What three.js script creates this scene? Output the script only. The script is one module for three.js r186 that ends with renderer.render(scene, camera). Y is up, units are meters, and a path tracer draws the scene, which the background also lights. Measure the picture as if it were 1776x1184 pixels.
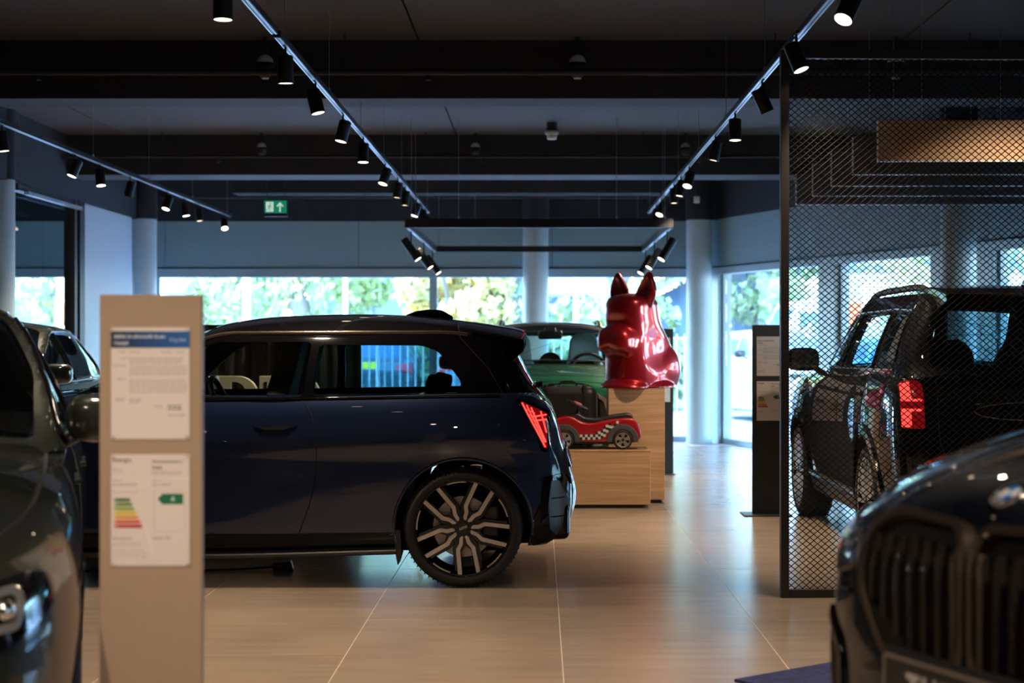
import * as THREE from 'three';
import { RoundedBoxGeometry } from 'three/addons/geometries/RoundedBoxGeometry.js';
import { TextGeometry } from 'three/addons/geometries/TextGeometry.js';
import { FontLoader } from 'three/addons/loaders/FontLoader.js';
import { mergeGeometries, mergeVertices, toCreasedNormals } from 'three/addons/utils/BufferGeometryUtils.js';
import { TessellateModifier } from 'three/addons/modifiers/TessellateModifier.js';
import { Sky } from 'three/addons/objects/Sky.js';
import { Brush, Evaluator, SUBTRACTION } from 'three-bvh-csg';
import { MeshBVH } from 'three-mesh-bvh';

// ------------------------------------------------------------ camera, sky, sun, exposure
const scene = new THREE.Scene();
const F = 3000, EYE = 1.31;                                  // focal length in pixels of a 1776 x 1184 frame, eye height
const camera = new THREE.PerspectiveCamera(2 * Math.atan(592 / F) * 180 / Math.PI, 1870 / 1184, 0.1, 400);
camera.setViewOffset(1870, 1184, 0, 0, 1776, 1184);          // lens shifted a little to the left
camera.position.set(0, EYE, 0);
camera.focus = 9.6; camera.userData.fStop = 2.6;
const renderer = new THREE.WebGLRenderer({ antialias: true });
renderer.toneMapping = THREE.LinearToneMapping;
renderer.toneMappingExposure = 1.07;
renderer.shadowMap.enabled = true;

const sunDir = new THREE.Vector3(-0.42, 0.72, 0.42).normalize();
const sky = new Sky(); sky.name = 'sky'; sky.scale.setScalar(300);
Object.assign(sky.material.uniforms.turbidity, { value: 2.5 });
sky.material.uniforms.rayleigh.value = 2.2;
sky.material.uniforms.mieCoefficient.value = 0.004;
sky.material.uniforms.mieDirectionalG.value = 0.75;
sky.material.uniforms.sunPosition.value.copy(sunDir);
scene.add(sky);
const pmrem = new THREE.PMREMGenerator(renderer);
{ const skyScene = new THREE.Scene(); const s2 = sky.clone(); skyScene.add(s2); scene.environment = pmrem.fromScene(skyScene).texture; }
const SKY_GAIN = 5.0;
scene.environmentIntensity = SKY_GAIN; scene.backgroundIntensity = SKY_GAIN;
const sun = new THREE.DirectionalLight(new THREE.Color(1, 0.93, 0.84), 7);
sun.position.copy(sunDir).multiplyScalar(60).add(new THREE.Vector3(0, 0, -25)); sun.target.position.set(0, 0, -25);
sun.castShadow = true; sun.shadow.mapSize.set(2048, 2048);
Object.assign(sun.shadow.camera, { left: -40, right: 40, top: 40, bottom: -40, near: 1, far: 140 });
sun.name = 'sun'; scene.add(sun, sun.target);

// lamp strengths (candela of one track spot) and colour
const SPOT_CD = 13.5, SPOT_COLOR = new THREE.Color(1.0, 0.79, 0.58);

// ------------------------------------------------------------ small helpers
function rng(seed) { let a = seed >>> 0; return () => { a = (a + 0x6d2b79f5) | 0; let t = Math.imul(a ^ (a >>> 15), 1 | a); t = (t + Math.imul(t ^ (t >>> 7), 61 | t)) ^ t; return ((t ^ (t >>> 14)) >>> 0) / 4294967296; }; }
const V = (x, y, z) => new THREE.Vector3(x, y, z);
const taken = {};
function numbered(name) { const n = (taken[name] = (taken[name] ?? -1) + 1); return n ? name + '_' + String(n).padStart(3, '0') : name; }
const clean = (g) => { const o = g.index ? g.toNonIndexed() : g.clone(); for (const k of Object.keys(o.attributes)) if (!['position', 'normal', 'uv'].includes(k)) o.deleteAttribute(k); if (!o.attributes.uv) o.setAttribute('uv', new THREE.BufferAttribute(new Float32Array(o.attributes.position.count * 2), 2)); o.clearGroups(); return o; };
const merge = (list) => list.length === 1 ? list[0] : mergeGeometries(list.map(clean));
function mesh(name, g, m, parent) {
  const o = new THREE.Mesh(Array.isArray(g) ? merge(g) : g, m); o.name = name; o.castShadow = o.receiveShadow = true;
  if (parent) parent.add(o); else { o.name = numbered(name); scene.add(o); }
  return o;
}
function group(name, parent) { const o = new THREE.Group(); o.name = name; parent.add(o); return o; }
function thing(name, label, category, p = [0, 0, 0], turn = 0, grp) {
  const o = new THREE.Group(); o.name = numbered(name); scene.add(o); o.position.set(...p); o.rotation.y = turn;
  o.userData = { label, category }; if (grp) o.userData.group = grp; return o;
}
function tag(o, label, category, grp) { o.userData = { label, category }; if (grp) o.userData.group = grp; return o; }
function structure(name, label) { const o = new THREE.Group(); o.name = name; o.userData = { kind: 'structure', label }; scene.add(o); return o; }
function copyThing(root, p, turn, label, grp) { const c = root.clone(); c.name = numbered(root.name.replace(/_\d{3}$/, '')); scene.add(c); c.position.set(...p); c.rotation.y = turn; c.userData = { ...root.userData, label }; if (grp) c.userData.group = grp; return c; }
const at = (g, x, y, z) => g.translate(x, y, z);
const box = (w, h, d, x = 0, y = 0, z = 0) => new THREE.BoxGeometry(w, h, d).translate(x, y, z);
const rbox = (w, h, d, r, x = 0, y = 0, z = 0, s = 2) => new RoundedBoxGeometry(w, h, d, s, r).translate(x, y, z);
const cyl = (r0, r1, h, n, x = 0, y = 0, z = 0) => new THREE.CylinderGeometry(r0, r1, h, n).translate(x, y, z);
const bar = (a, b, r, n = 6) => { const d = b.clone().sub(a), g = new THREE.CylinderGeometry(r, r, d.length(), n); g.applyQuaternion(new THREE.Quaternion().setFromUnitVectors(V(0, 1, 0), d.normalize())); const c = a.clone().add(b).multiplyScalar(.5); return g.translate(c.x, c.y, c.z); };
const tube = (pts, r, seg = 40, n = 8, closed = false) => new THREE.TubeGeometry(new THREE.CatmullRomCurve3(pts.map((p) => p.isVector3 ? p : V(...p)), closed, 'centripetal'), seg, r, n, closed);
function roundPoly(pts, r) {                                   // polygon with rounded corners
  const s = new THREE.Shape(), n = pts.length; const v = (i) => new THREE.Vector2(...pts[(i + n) % n]);
  for (let i = 0; i < n; i++) { const p = v(i), a = v(i - 1).sub(p), b = v(i + 1).sub(p); const k = Math.min(r, a.length() * .48, b.length() * .48); a.setLength(k).add(p); b.setLength(k).add(p); if (i) s.lineTo(a.x, a.y); else s.moveTo(a.x, a.y); s.quadraticCurveTo(p.x, p.y, b.x, b.y); }
  s.closePath(); return s;
}
const extrude = (shape, depth, bev = 0, seg = 2, curve = 10) => new THREE.ExtrudeGeometry(shape, { depth, bevelEnabled: bev > 0, bevelSize: bev, bevelThickness: bev, bevelSegments: seg, curveSegments: curve });
const font = await new FontLoader().loadAsync('fonts/droid/droid_sans_bold.typeface.json');
const serif = await new FontLoader().loadAsync('fonts/droid/droid_serif_bold.typeface.json');

// ------------------------------------------------------------ textures and materials
function noiseTex(w, h, fn, srgb = true, rx = 1, ry = 1) {
  const d = new Uint8Array(w * h * 4);
  for (let y = 0; y < h; y++) for (let x = 0; x < w; x++) { const c = fn(x / w, y / h, x, y), i = (y * w + x) * 4; d[i] = c[0]; d[i + 1] = c[1]; d[i + 2] = c[2]; d[i + 3] = 255; }
  const t = new THREE.DataTexture(d, w, h); t.wrapS = t.wrapT = THREE.RepeatWrapping; t.magFilter = THREE.LinearFilter; t.minFilter = THREE.LinearMipmapLinearFilter; t.generateMipmaps = true;
  if (srgb) t.colorSpace = THREE.SRGBColorSpace; t.repeat.set(rx, ry); t.needsUpdate = true; return t;
}
function lattice(seed, nx, ny) {                               // tileable value noise
  const r = rng(seed), v = Float32Array.from({ length: nx * ny }, () => r()); const s = (t) => t * t * (3 - 2 * t);
  return (u, w) => { const x = ((u % 1) + 1) % 1 * nx, y = ((w % 1) + 1) % 1 * ny, i = Math.floor(x), j = Math.floor(y), a = s(x - i), b = s(y - j), g = (p, q) => v[(q % ny) * nx + (p % nx)]; return (g(i, j) * (1 - a) + g(i + 1, j) * a) * (1 - b) + (g(i, j + 1) * (1 - a) + g(i + 1, j + 1) * a) * b; };
}
const std = (o) => new THREE.MeshStandardMaterial(o), phy = (o) => new THREE.MeshPhysicalMaterial(o);
const lin = (r, g, b) => new THREE.Color().setRGB(r, g, b);
const M = {};
{
  const a = lattice(1, 6, 40), b = lattice(2, 14, 160), c = lattice(3, 60, 300), e = lattice(4, 5, 5);
  const tile = (k) => noiseTex(512, 512, (u, v) => { const n = .34 * a(u, v + k) + .12 * b(u, v + k) + .06 * c(u, v) + .5 * e(u + k, v); const t = .84 + .13 * (n - .5); return [226 * t, 204 * t, 180 * t]; });
  const rough = noiseTex(256, 256, (u, v) => { const n = 125 + 16 * (a(u, v) - .5) + 8 * (b(u, v) - .5); return [n, n, n]; }, false);
  M.tile = [0, .37, .71].map((k) => std({ map: tile(k), color: lin(.66, .63, .61), roughnessMap: rough, roughness: .5, metalness: 0 }));
  M.grout = std({ color: lin(.66, .57, .46), roughness: .9 });
  const w1 = lattice(11, 4, 60), w2 = lattice(12, 9, 240), w3 = lattice(13, 3, 9);
  const wood = noiseTex(512, 512, (u, v) => { const warp = .035 * w3(u, v); const n = .42 * w1(u, v + warp) + .36 * w2(u, v + warp * 1.5) + .22 * w3(u * 2, v); const t = 1 + .30 * (n - .5); return [Math.min(255, 212 * t), 170 * t, 126 * t]; });
  M.oak = std({ map: wood, roughness: .55 });
  M.oakEdge = std({ map: wood, roughness: .55, color: lin(.8, .8, .8) });
  const f1 = lattice(21, 40, 40), f2 = lattice(22, 200, 200);
  M.rug = std({ map: noiseTex(256, 256, (u, v) => { const t = .6 + .5 * f1(u, v) + .4 * (f2(u, v) - .5); return [38 * t, 44 * t, 92 * t]; }), roughness: 1 });
  const cl = lattice(31, 6, 50);
  M.drape = std({ map: noiseTex(128, 256, (u, v) => { const t = .8 + .5 * cl(v, u); return [62 * t, 60 * t, 54 * t]; }), roughness: .9 });
  const st = lattice(41, 12, 12), sf = lattice(42, 60, 60);
  M.asphalt = std({ map: noiseTex(256, 256, (u, v) => { const t = .8 + .3 * st(u, v) + .2 * sf(u, v); return [118 * t, 120 * t, 124 * t]; }), roughness: .95 });
}
M.ceiling = std({ color: lin(.065, .067, .076), roughness: .85 });
M.black = std({ color: lin(.012, .012, .013), roughness: .6 });
M.beam = std({ color: lin(.024, .026, .031), roughness: .75 });
M.panel = std({ color: lin(.23, .34, .39), roughness: .55 });
M.paleWall = std({ color: lin(.42, .52, .60), roughness: .6 });
M.frame = std({ color: lin(.29, .38, .43), roughness: .45, metalness: .2 });
M.darkWall = std({ color: lin(.016, .021, .03), roughness: .8 });
M.column = std({ color: lin(.42, .53, .59), roughness: .5 });
M.glass = phy({ color: lin(.96, .985, .985), roughness: 0, transmission: 1, thickness: 0, ior: 1.5 });
M.trackMetal = std({ color: lin(.035, .036, .04), roughness: .35, metalness: .6 });
M.trackSlot = std({ color: lin(.5, .52, .55), roughness: .3, metalness: .8 });
M.lampBody = std({ color: lin(.012, .012, .013), roughness: .42, metalness: .3 });
M.lampGlow = std({ color: lin(.9, .8, .6), emissive: new THREE.Color(1, .76, .5), emissiveIntensity: 9, roughness: .5 });
M.wire = std({ color: lin(.35, .35, .36), roughness: .4, metalness: .8 });
M.bronze = std({ color: lin(.045, .038, .034), roughness: .5, metalness: .4 });
M.white = std({ color: lin(.75, .75, .75), roughness: .5 });
M.chrome = std({ color: lin(.75, .75, .76), roughness: .12, metalness: 1 });
M.aluminium = std({ color: lin(.62, .58, .54), roughness: .28, metalness: .85 });
M.rubber = std({ color: lin(.016, .015, .015), roughness: .75 });
M.gloss = phy({ color: lin(.004, .004, .005), roughness: .06, specularIntensity: .8 });
M.satin = std({ color: lin(.014, .014, .015), roughness: .45 });
M.interior = std({ color: lin(.012, .012, .013), roughness: .8 });
M.brakeDisc = std({ color: lin(.3, .28, .27), roughness: .35, metalness: .9 });
M.chassis = std({ color: lin(.008, .008, .008), roughness: .9 });
// ------------------------------------------------------------ the showroom: floor, ceiling, beams, walls, glazing
const HC = 3.53;
{
  const floor = structure('floor', 'large tan stone tiles with thin pale joints');
  mesh('subfloor', box(24, .2, 31, .5, -.1012, -7.6), M.grout, floor);
  const TW = .905, TL = 1.81, X0 = .095, Z0 = 9.06, r = rng(5), variants = {};
  const tileGeo = (k) => variants[k] ??= (() => { const g = new RoundedBoxGeometry(TW - .003, .02, TL - .003, 1, .001); const rr = rng(k + 50), ou = rr(), ov = rr(), p = g.attributes.position, uv = g.attributes.uv; for (let i = 0; i < p.count; i++) uv.setXY(i, ou + p.getX(i) / 1.4, ov + p.getZ(i) / 1.9); return g.translate(0, -.01, 0); })();
  const far = [];
  for (let i = -10; i <= 12; i++) for (let j = -9; j <= 8; j++) {
    const x = X0 + (i + .5) * TW, z = Z0 + (j + .5) * TL + (i & 1 ? TL / 2 : 0);
    if (z > 22.4 || z < -7.2 || x > 2 + (22.3 - z) * .335) continue;
    const k = Math.floor(r() * 9), seen = z > 5.2 && x < .31 * z + .6 && x > -.325 * z - .6;
    if (!seen) { far.push(tileGeo(k).clone().translate(x, 0, -z)); continue; }
    const m = mesh('tile', tileGeo(k), M.tile[k % 3], floor); m.position.set(x, 0, -z);
  }
  const f = mesh('tile_field', far, M.tile[1], floor); f.userData.kind = 'stuff';

  const ceiling = structure('ceiling', 'dark grey slab ceiling with panel joints');
  mesh('roof_slab', box(24, .3, 31, .5, HC + .2, -7.6), M.black, ceiling);
  for (const [a, b] of [[-11.4, -8.03], [-8.03, -4.46], [-4.46, -.89], [-.89, 2.68], [2.68, 6.25], [6.25, 12.4]]) for (const [z0, z1] of [[23, 19.2], [18.6, 13.2], [12.75, 7.4], [7, 1.5], [1, -7.9]])
    mesh('ceiling_panel', box(b - a - .016, .05, z0 - z1, (a + b) / 2, HC + .025, -(z0 + z1) / 2), M.ceiling, ceiling);
  for (const [z0, z1] of [[18.6, 19.2], [12.75, 13.2], [6.95, 7.45], [1.05, 1.55]]) { const b = structure('beam', 'dark painted ceiling beam'); b.name = numbered('beam'); mesh('beam_body', rbox(23, HC + .05 - 3.1, z1 - z0, .01, .4, (HC + .05 + 3.1) / 2, -(z0 + z1) / 2), M.beam, b); }

  // window wall across the back
  const ZB = 22.6, back = structure('wall_back', 'window wall with grey panels above the glass and a black band at the top');
  mesh('upper_wall', box(13.2, .9, .3, -3.9, 3.33, -ZB - .15), M.darkWall, back);
  for (let i = 0; i < 6; i++) { const a = -9.95 + i * 2.53, b = Math.min(a + 2.53, 2.35); mesh('panel', rbox(b - a - .006, .61, .1, .004, (a + b) / 2, 2.58, -ZB - .06), M.panel, back); }
  mesh('panel_backing', box(12.6, .64, .1, -3.8, 2.575, -ZB - .16), M.black, back);
  mesh('window_head', rbox(12.3, .115, .16, .005, -3.8, 2.205, -ZB - .06), M.frame, back);
  const win = (n, x0, x1, top, splits = []) => {
    const w = structure('window_' + n, 'floor to ceiling shop window'); const z = -ZB - .08, mid = (x0 + x1) / 2;
    mesh('window_frame', [box(x1 - x0, .07, .09, mid, .035, z), box(x1 - x0, 2.2 - top, .09, mid, (top + 2.2) / 2, z), box(.05, 2.15, .09, x0 + .025, 1.08, z), box(.05, 2.15, .09, x1 - .025, 1.08, z)], M.frame, w);
    const xs = [x0 + .05, ...splits, x1 - .05];
    for (let i = 0; i + 1 < xs.length; i++) mesh('pane', box(xs[i + 1] - xs[i] - .004, top - .07, .012, (xs[i] + xs[i + 1]) / 2, (top + .07) / 2, z), M.glass, w);
  };
  win(1, -5.02, -1.385, 2.146, [-3.2]); win(2, -1.385, 2.0, 2.196, [.3]); win(3, -10, -5.3, 2.146, [-7.6]);
  mesh('pier', rbox(.3, 2.2, .2, .005, -5.16, 1.1, -ZB - .08), M.frame, back);

  // angled window wall on the right
  const right = structure('wall_right', 'angled window wall'); right.position.set(2.2, 0, -22.5); right.rotation.y = Math.atan2(-.9482, .3177);
  // local +x runs along the wall towards the camera, local +z points indoors
  const L0 = 0, L1 = 30.5, sgn = -1;
  mesh('upper_wall', box(L1, .9, .3, L1 / 2, 3.33, sgn * .15), M.darkWall, right);
  for (let t = 0; t < L1; t += 2.53) { const b = Math.min(t + 2.53, L1); mesh('panel', rbox(b - t - .006, .61, .1, .004, (t + b) / 2, 2.58, sgn * .06), M.panel, right); }
  mesh('panel_backing', box(L1, .64, .1, L1 / 2, 2.575, sgn * .16), M.black, right);
  mesh('window_head', rbox(L1, .09, .16, .005, L1 / 2, 2.215, sgn * .06), M.frame, right);
  const piers = [[0, .34], [3.05, 3.46], [5.44, 6.0], [6.22, 6.56], [8.3, 8.7], [11.1, 11.5], [14, 14.3]];
  for (let i = 0; i < piers.length; i++) {
    const [a, b] = piers[i]; mesh('pier', rbox(b - a, 2.18, .18, .005, (a + b) / 2, 1.09, sgn * .08), M.frame, right);
    if (i + 1 < piers.length) {
      const c = piers[i + 1][0];
      mesh('window_frame', [box(c - b, .07, .08, (b + c) / 2, .035, sgn * .08), box(.045, 2.1, .08, b + .022, 1.12, sgn * .08), box(.045, 2.1, .08, c - .022, 1.12, sgn * .08)], M.frame, right);
      mesh('pane', box(c - b - .09, 2.1, .012, (b + c) / 2, 1.12, sgn * .08), M.glass, right);
    }
  }
  mesh('solid_wall', box(L1 - 14.3, 2.2, .3, (14.3 + L1) / 2, 1.1, sgn * .15), M.darkWall, right);

  const wl = structure('wall_left', 'dark side wall of the showroom'); mesh('wall_body', box(.3, 3.7, 31, -10.15, 1.8, -7.6), M.darkWall, wl);
  const wb = structure('wall_front', 'dark wall behind the photographer'); mesh('wall_body', box(24, 3.7, .3, .5, 1.8, 7.7), M.darkWall, wb);

  // partition on the left: pale wall panel, glass sliding screen, black band over it
  const pl = structure('wall_partition', 'pale partition with a dark framed glass screen'); const XP = -5.07;
  mesh('wall_body', box(.2, 2.86, 2.25, XP - .1, 1.43, -20.4), M.paleWall, pl);
  mesh('upper_wall', box(.22, .7, 5.6, XP - .11, 3.2, -19.0), M.darkWall, pl);
  const wg = structure('window_4', 'glass screen in a dark frame');
  mesh('window_frame', [box(.12, 2.86, .2, XP - .05, 1.43, -19.17), box(.12, 2.86, .1, XP - .05, 1.43, -18.9), box(.1, .07, 2.3, XP - .05, 2.82, -18.0), box(.1, .03, 2.3, XP - .05, .015, -18.0)], M.bronze, wg);
  mesh('head_channel', box(.05, .035, 2.0, XP + .03, 2.77, -18.0), M.frame, wg);
  for (const [a, b] of [[16.9, 17.85], [17.86, 18.85]]) mesh('pane', box(.012, 2.72, b - a, XP - .05, 1.4, -(a + b) / 2), M.coatedGlass ??= phy({ color: lin(.93, .96, .96), roughness: 0, transmission: 1, thickness: 0, specularIntensity: .3 }), wg);

  // round columns, dark above the panel line
  const colGeo = cyl(.165, .165, 2.87, 40, 0, 1.435, 0), capGeo = cyl(.172, .172, .68, 40, 0, 3.2, 0);
  const col = (x, z, note) => { const c = structure('column', note); c.name = numbered('column'); c.position.set(x, 0, -z); mesh('shaft', colGeo, M.column, c); mesh('upper_shaft', capGeo, M.darkWall, c); };
  col(-.045, 22.3, 'pale round column'); col(2.05, 22.15, 'pale round column'); col(-5.2, 16.6, 'pale round column'); col(-5.02, 21.95, 'pale round column'); col(3.88, 16.0, 'pale round column');
}

// ------------------------------------------------------------ pipes, detectors and the exit sign under the ceiling
{
  const pipe = (y, z, r, n, label) => { const t = thing('sprinkler_pipe', label, 'pipe', [0, y, -z]); mesh('pipe_run', bar(V(-9.8, 0, 0), V(Math.min(2 + (22.3 - z) * .33, 6), 0, 0), r, 10), M.beam, t); for (const x of n) { mesh('hanger', bar(V(x, 0, 0), V(x, HC - y, 0), .006, 5), M.beam, t); mesh('sprinkler_head', [cyl(.012, .012, .05, 8, x + .6, -.03, 0), cyl(.02, .02, .004, 10, x + .6, -.06, 0)], M.beam, t); } };
  pipe(3.25, 12.45, .026, [-4.2, -1.4, 1.7, 3.1], 'thick dark sprinkler pipe in front of the nearest beam');
  pipe(3.27, 18.35, .014, [-4, -1.2, 1.1, 2.0], 'thin dark sprinkler pipe in front of the far beam');
  pipe(3.15, 22.1, .014, [-3.6, -.6, .8], 'thin dark pipe along the top of the window wall');
  const duct = thing('air_duct', 'flat dark duct running above the windows behind the far beam', 'duct', [-1.0, 3.24, -21.6]);
  mesh('duct_body', rbox(5.6, .2, .4, .02), M.darkWall, duct); for (const x of [-2.2, 0, 2.2]) mesh('hanger', bar(V(x, .1, 0), V(x, HC - 3.24, 0), .008, 5), M.beam, duct);
  const dome = (x, z, s, label) => { const t = thing('ceiling_sensor', label, 'sensor', [x, HC, -z], 0); mesh('stem', bar(V(0, 0, 0), V(0, -.12 * s, 0), .02 * s, 10), M.satin, t); mesh('dome_cover', new THREE.SphereGeometry(.062 * s, 24, 12, 0, 7, 0, Math.PI / 2).translate(0, -.19 * s, 0), M.white, t); mesh('dish', new THREE.LatheGeometry([[.0, -.3], [.03, -.298], [.055, -.27], [.066, -.23], [.07, -.19], [0, -.185]].map(([a, b]) => new THREE.Vector2(a * s, b * s)), 24), M.satin, t); mesh('lens', cyl(.03 * s, .028 * s, .01, 18, 0, -.3 * s, 0), M.white, t); };
  dome(-2.0, 12.62, 1, 'white domed sensor half behind the thick pipe, above the track over the blue car');
  dome(.28, 12.62, 1, 'white domed sensor half behind the thick pipe in mid ceiling');
  dome(2.6, 12.62, 1, 'white domed sensor seen through the wire screen');
  dome(-2.96, 18.45, .8, 'small dark dished sensor on the far beam, above the exit sign');
  dome(-.68, 18.45, .8, 'small dark dished sensor on the far beam, mid ceiling');
  dome(1.56, 18.45, .8, 'small dark dished sensor on the far beam, near the wire screen');
  const sm = thing('smoke_detector', 'white smoke detector on a dark mount hanging from the ceiling', 'smoke detector', [.129, HC, -17.55]);
  mesh('mount', cyl(.055, .055, .085, 20, 0, -.042, 0), M.satin, sm);
  mesh('detector_body', new THREE.LatheGeometry([[0, -.17], [.045, -.17], [.05, -.155], [.052, -.125], [.068, -.118], [.07, -.1], [.066, -.085], [0, -.085]].map(([a, b]) => new THREE.Vector2(a, b)), 28), M.white, sm);
  mesh('slot', new THREE.TorusGeometry(.051, .003, 6, 28).rotateX(Math.PI / 2).translate(0, -.14, 0), M.satin, sm);
  const mo = thing('motion_sensor', 'small white box sensor on the dark wall above the column by the windows', 'sensor', [2.0, 3.11, -21.96]);
  mesh('sensor_body', rbox(.075, .085, .06, .012, 0, 0, 0, 3), M.white, mo); mesh('bracket', bar(V(0, .03, 0), V(0, HC - 3.11, 0), .008, 6), M.satin, mo);

  const ex = thing('exit_sign', 'green emergency exit sign with running figure and upward arrow', 'sign', [-3.2, 2.94, -21.0]);
  const cv = document.createElement('canvas'); cv.width = 256; cv.height = 140; const c = cv.getContext('2d');
  c.fillStyle = '#0f8a63'; c.fillRect(0, 0, 256, 140); c.fillStyle = '#e8fff4'; c.strokeStyle = '#e8fff4';
  c.fillRect(18, 16, 84, 108); c.fillStyle = '#0f8a63'; c.beginPath(); c.arc(68, 34, 10, 0, 7); c.fill(); c.strokeStyle = '#0f8a63'; c.lineCap = 'round'; c.lineJoin = 'round'; c.lineWidth = 13;
  const l = (...p) => { c.beginPath(); p.forEach((q, i) => i ? c.lineTo(...q) : c.moveTo(...q)); c.stroke(); };
  l([62, 52], [52, 80]); c.lineWidth = 9; l([60, 54], [42, 56], [34, 72]); l([62, 54], [74, 70], [88, 66]); l([52, 80], [70, 92], [66, 116]); l([52, 82], [44, 100], [24, 104]);
  c.strokeStyle = '#e8fff4'; c.lineWidth = 14; l([180, 122], [180, 30]); l([148, 62], [180, 28], [212, 62]);
  const t = new THREE.CanvasTexture(cv); t.colorSpace = THREE.SRGBColorSpace; t.magFilter = THREE.LinearFilter;
  mesh('housing', rbox(.285, .17, .05, .006, 0, 0, -.03), M.satin, ex);
  mesh('sign_face', new THREE.PlaneGeometry(.268, .152).translate(0, .004, -.002), std({ map: t, emissiveMap: t, emissive: new THREE.Color(1, 1, 1), emissiveIntensity: .55, roughness: .4 }), ex);
  mesh('lamp_rail', rbox(.285, .03, .07, .006, 0, -.1, -.02), M.satin, ex);
  for (const x of [-.11, .11]) mesh('hanger', bar(V(x, .08, -.03), V(x, HC - 2.94, -.03), .005, 5), M.satin, ex);
}
// ------------------------------------------------------------ track lighting
const spotList = [];
{
  const bodyG = new THREE.LatheGeometry([[0, .074], [.036, .074], [.0425, .068], [.0425, -.074], [.039, -.074], [.0385, -.066]].map(([a, b]) => new THREE.Vector2(a, b)), 28);
  const glowG = new THREE.CylinderGeometry(.0385, .0385, .012, 24).translate(0, -.064, 0);
  const armG = merge([cyl(.006, .006, .05, 8, 0, .1, 0), box(.016, .012, .1, 0, .122, 0), box(.012, .03, .02, 0, .085, 0)]);
  const longG = new THREE.LatheGeometry([[0, .13], [.036, .13], [.0425, .122], [.0425, -.13], [.039, -.13], [.0385, -.12]].map(([a, b]) => new THREE.Vector2(a, b)), 28);
  const longGlow = glowG.clone().translate(0, -.056, 0);
  const longArm = merge([cyl(.007, .007, .15, 8, 0, .1, 0), box(.016, .012, .1, 0, .175, 0)]);
  function spot(x, y, Z, tx, tz, label, grp, long) {            // tx: foot swung to +x, tz: foot swung towards the camera
    const t = thing('track_spotlight', label, 'spotlight', [x, y, -Z], 0, grp);
    const dir = V(tx, -1, tz).normalize(), q = new THREE.Quaternion().setFromUnitVectors(V(0, -1, 0), dir);
    mesh('adapter', long ? longArm : armG, M.lampBody, t);
    const b = mesh('lamp_body', long ? longG : bodyG, M.lampBody, t); b.quaternion.copy(q);
    const g = mesh('lamp_lens', long ? longGlow : glowG, M.lampGlow, b);
    spotList.push([V(x, y, -Z).addScaledVector(dir, long ? .137 : .081), dir]);
  }
  function track(x, y, z0, z1, label) {
    const t = thing('light_track', label, 'light track', [x, y, 0]);
    const m = (z0 + z1) / 2, L = Math.abs(z1 - z0);
    mesh('rail', [box(.036, .034, L, 0, .017, -m)], M.trackMetal, t);
    mesh('conductor_strip', [box(.007, .003, L, -.0105, -.0012, -m), box(.007, .003, L, .0105, -.0012, -m)], M.trackSlot, t);
    const n = Math.max(2, Math.round(L / 2.2) + 1);
    for (let i = 0; i < n; i++) { const z = -(z0 + .25 + (L - .5) * i / (n - 1)); mesh('suspension_wire', bar(V(0, .03, z), V(0, HC - y, z), .0022, 5), M.wire, t); mesh('wire_clamp', cyl(.008, .008, .03, 8, 0, .045, z), M.trackSlot, t); }
  }
  const HT = 2.865, SY = 2.745;
  track(-1.34, HT, 8.85, 21.0, 'long black spotlight track running towards the windows over the blue car');
  track(-1.34, HT, 1.5, 8.75, 'black spotlight track that ends over the near grey sign stand');
  track(1.33, HT, 1.5, 21.0, 'black spotlight track that passes the corner of the wire screen');
  track(3.1, HT, 5.5, 9.9, 'black spotlight track behind the wire screen, out of the picture');
  track(-3.85, HT, 4, 21.6, 'black spotlight track nearest the glass partition');
  const ord = ['first', 'second', 'third', 'fourth', 'fifth', 'sixth', 'seventh', 'eighth', 'ninth', 'tenth', 'eleventh', 'twelfth'];
  const run = (x, list, where, grp) => list.forEach(([px, tx, tz], i) => {
    const Z = F * (px === 1381 ? 1.3 : x) / (px - 935);
    spot(px === 1381 ? 1.3 : x, SY, Z, tx, tz, `black cylinder spotlight, ${ord[i]} along ${where}${tz > .3 ? ', lens tipped forward' : ''}`, grp);
  });
  run(-1.34, [[387, 0, .05], [495, .02, -.02], [547, .25, .1], [595, -.22, .15], [630, 0, .12], [668, -.28, .3], [690, -.12, 0], [703, -.08, 0], [722, -.33, .2], [732, .05, .35], [739, .45, .35]], 'the track over the blue car', 'spotlights on the track over the blue car');
  run(-3.85, [[4, .15, 0], [130, -.35, .25], [174, .15, .2], [226, -.22, 0], [291, -.25, .42], [321, .2, .1], [345, .12, 0], [389, .25, .75]], 'the track by the glass partition', 'spotlights on the track by the glass partition');
  run(1.33, [[1472, -.5, .5], [1381, .35, .25], [1322, .45, -.1], [1275, 0, .1], [1241, -.22, -.05], [1195, -.3, .5], [1181, -.2, 0], [1169, 0, 0], [1147, -.4, .5], [1138, -.12, .45]], 'the track that meets the wire screen', 'spotlights on the track that meets the wire screen');
  // lamps over and behind the photographer, out of the picture
  for (const [x, Z, tx, tz] of [[-1.34, 5.6, .1, -.3], [-1.34, 2.6, .1, -.55], [-1.0, 1.6, 0, -.7], [1.33, 5.2, .1, -.2], [1.33, 2.2, .05, -.35], [-3.85, 9.4, .2, 0], [-3.85, 6.6, .25, .1], [3.1, 9.4, -.15, -.95], [3.1, 6.5, .1, .1]])
    spot(x, SY, Z, tx, tz, 'black cylinder spotlight overhead, out of the picture', 'spotlights overhead');

  // suspended rectangular lighting frame near the windows
  const fr = thing('lighting_frame', 'black rectangular lighting frame hung on thin wires before the windows', 'light frame', [0, 2.44, 0]);
  const zf = 17.2, zb = 21.9, xf = 1.315;
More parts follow.
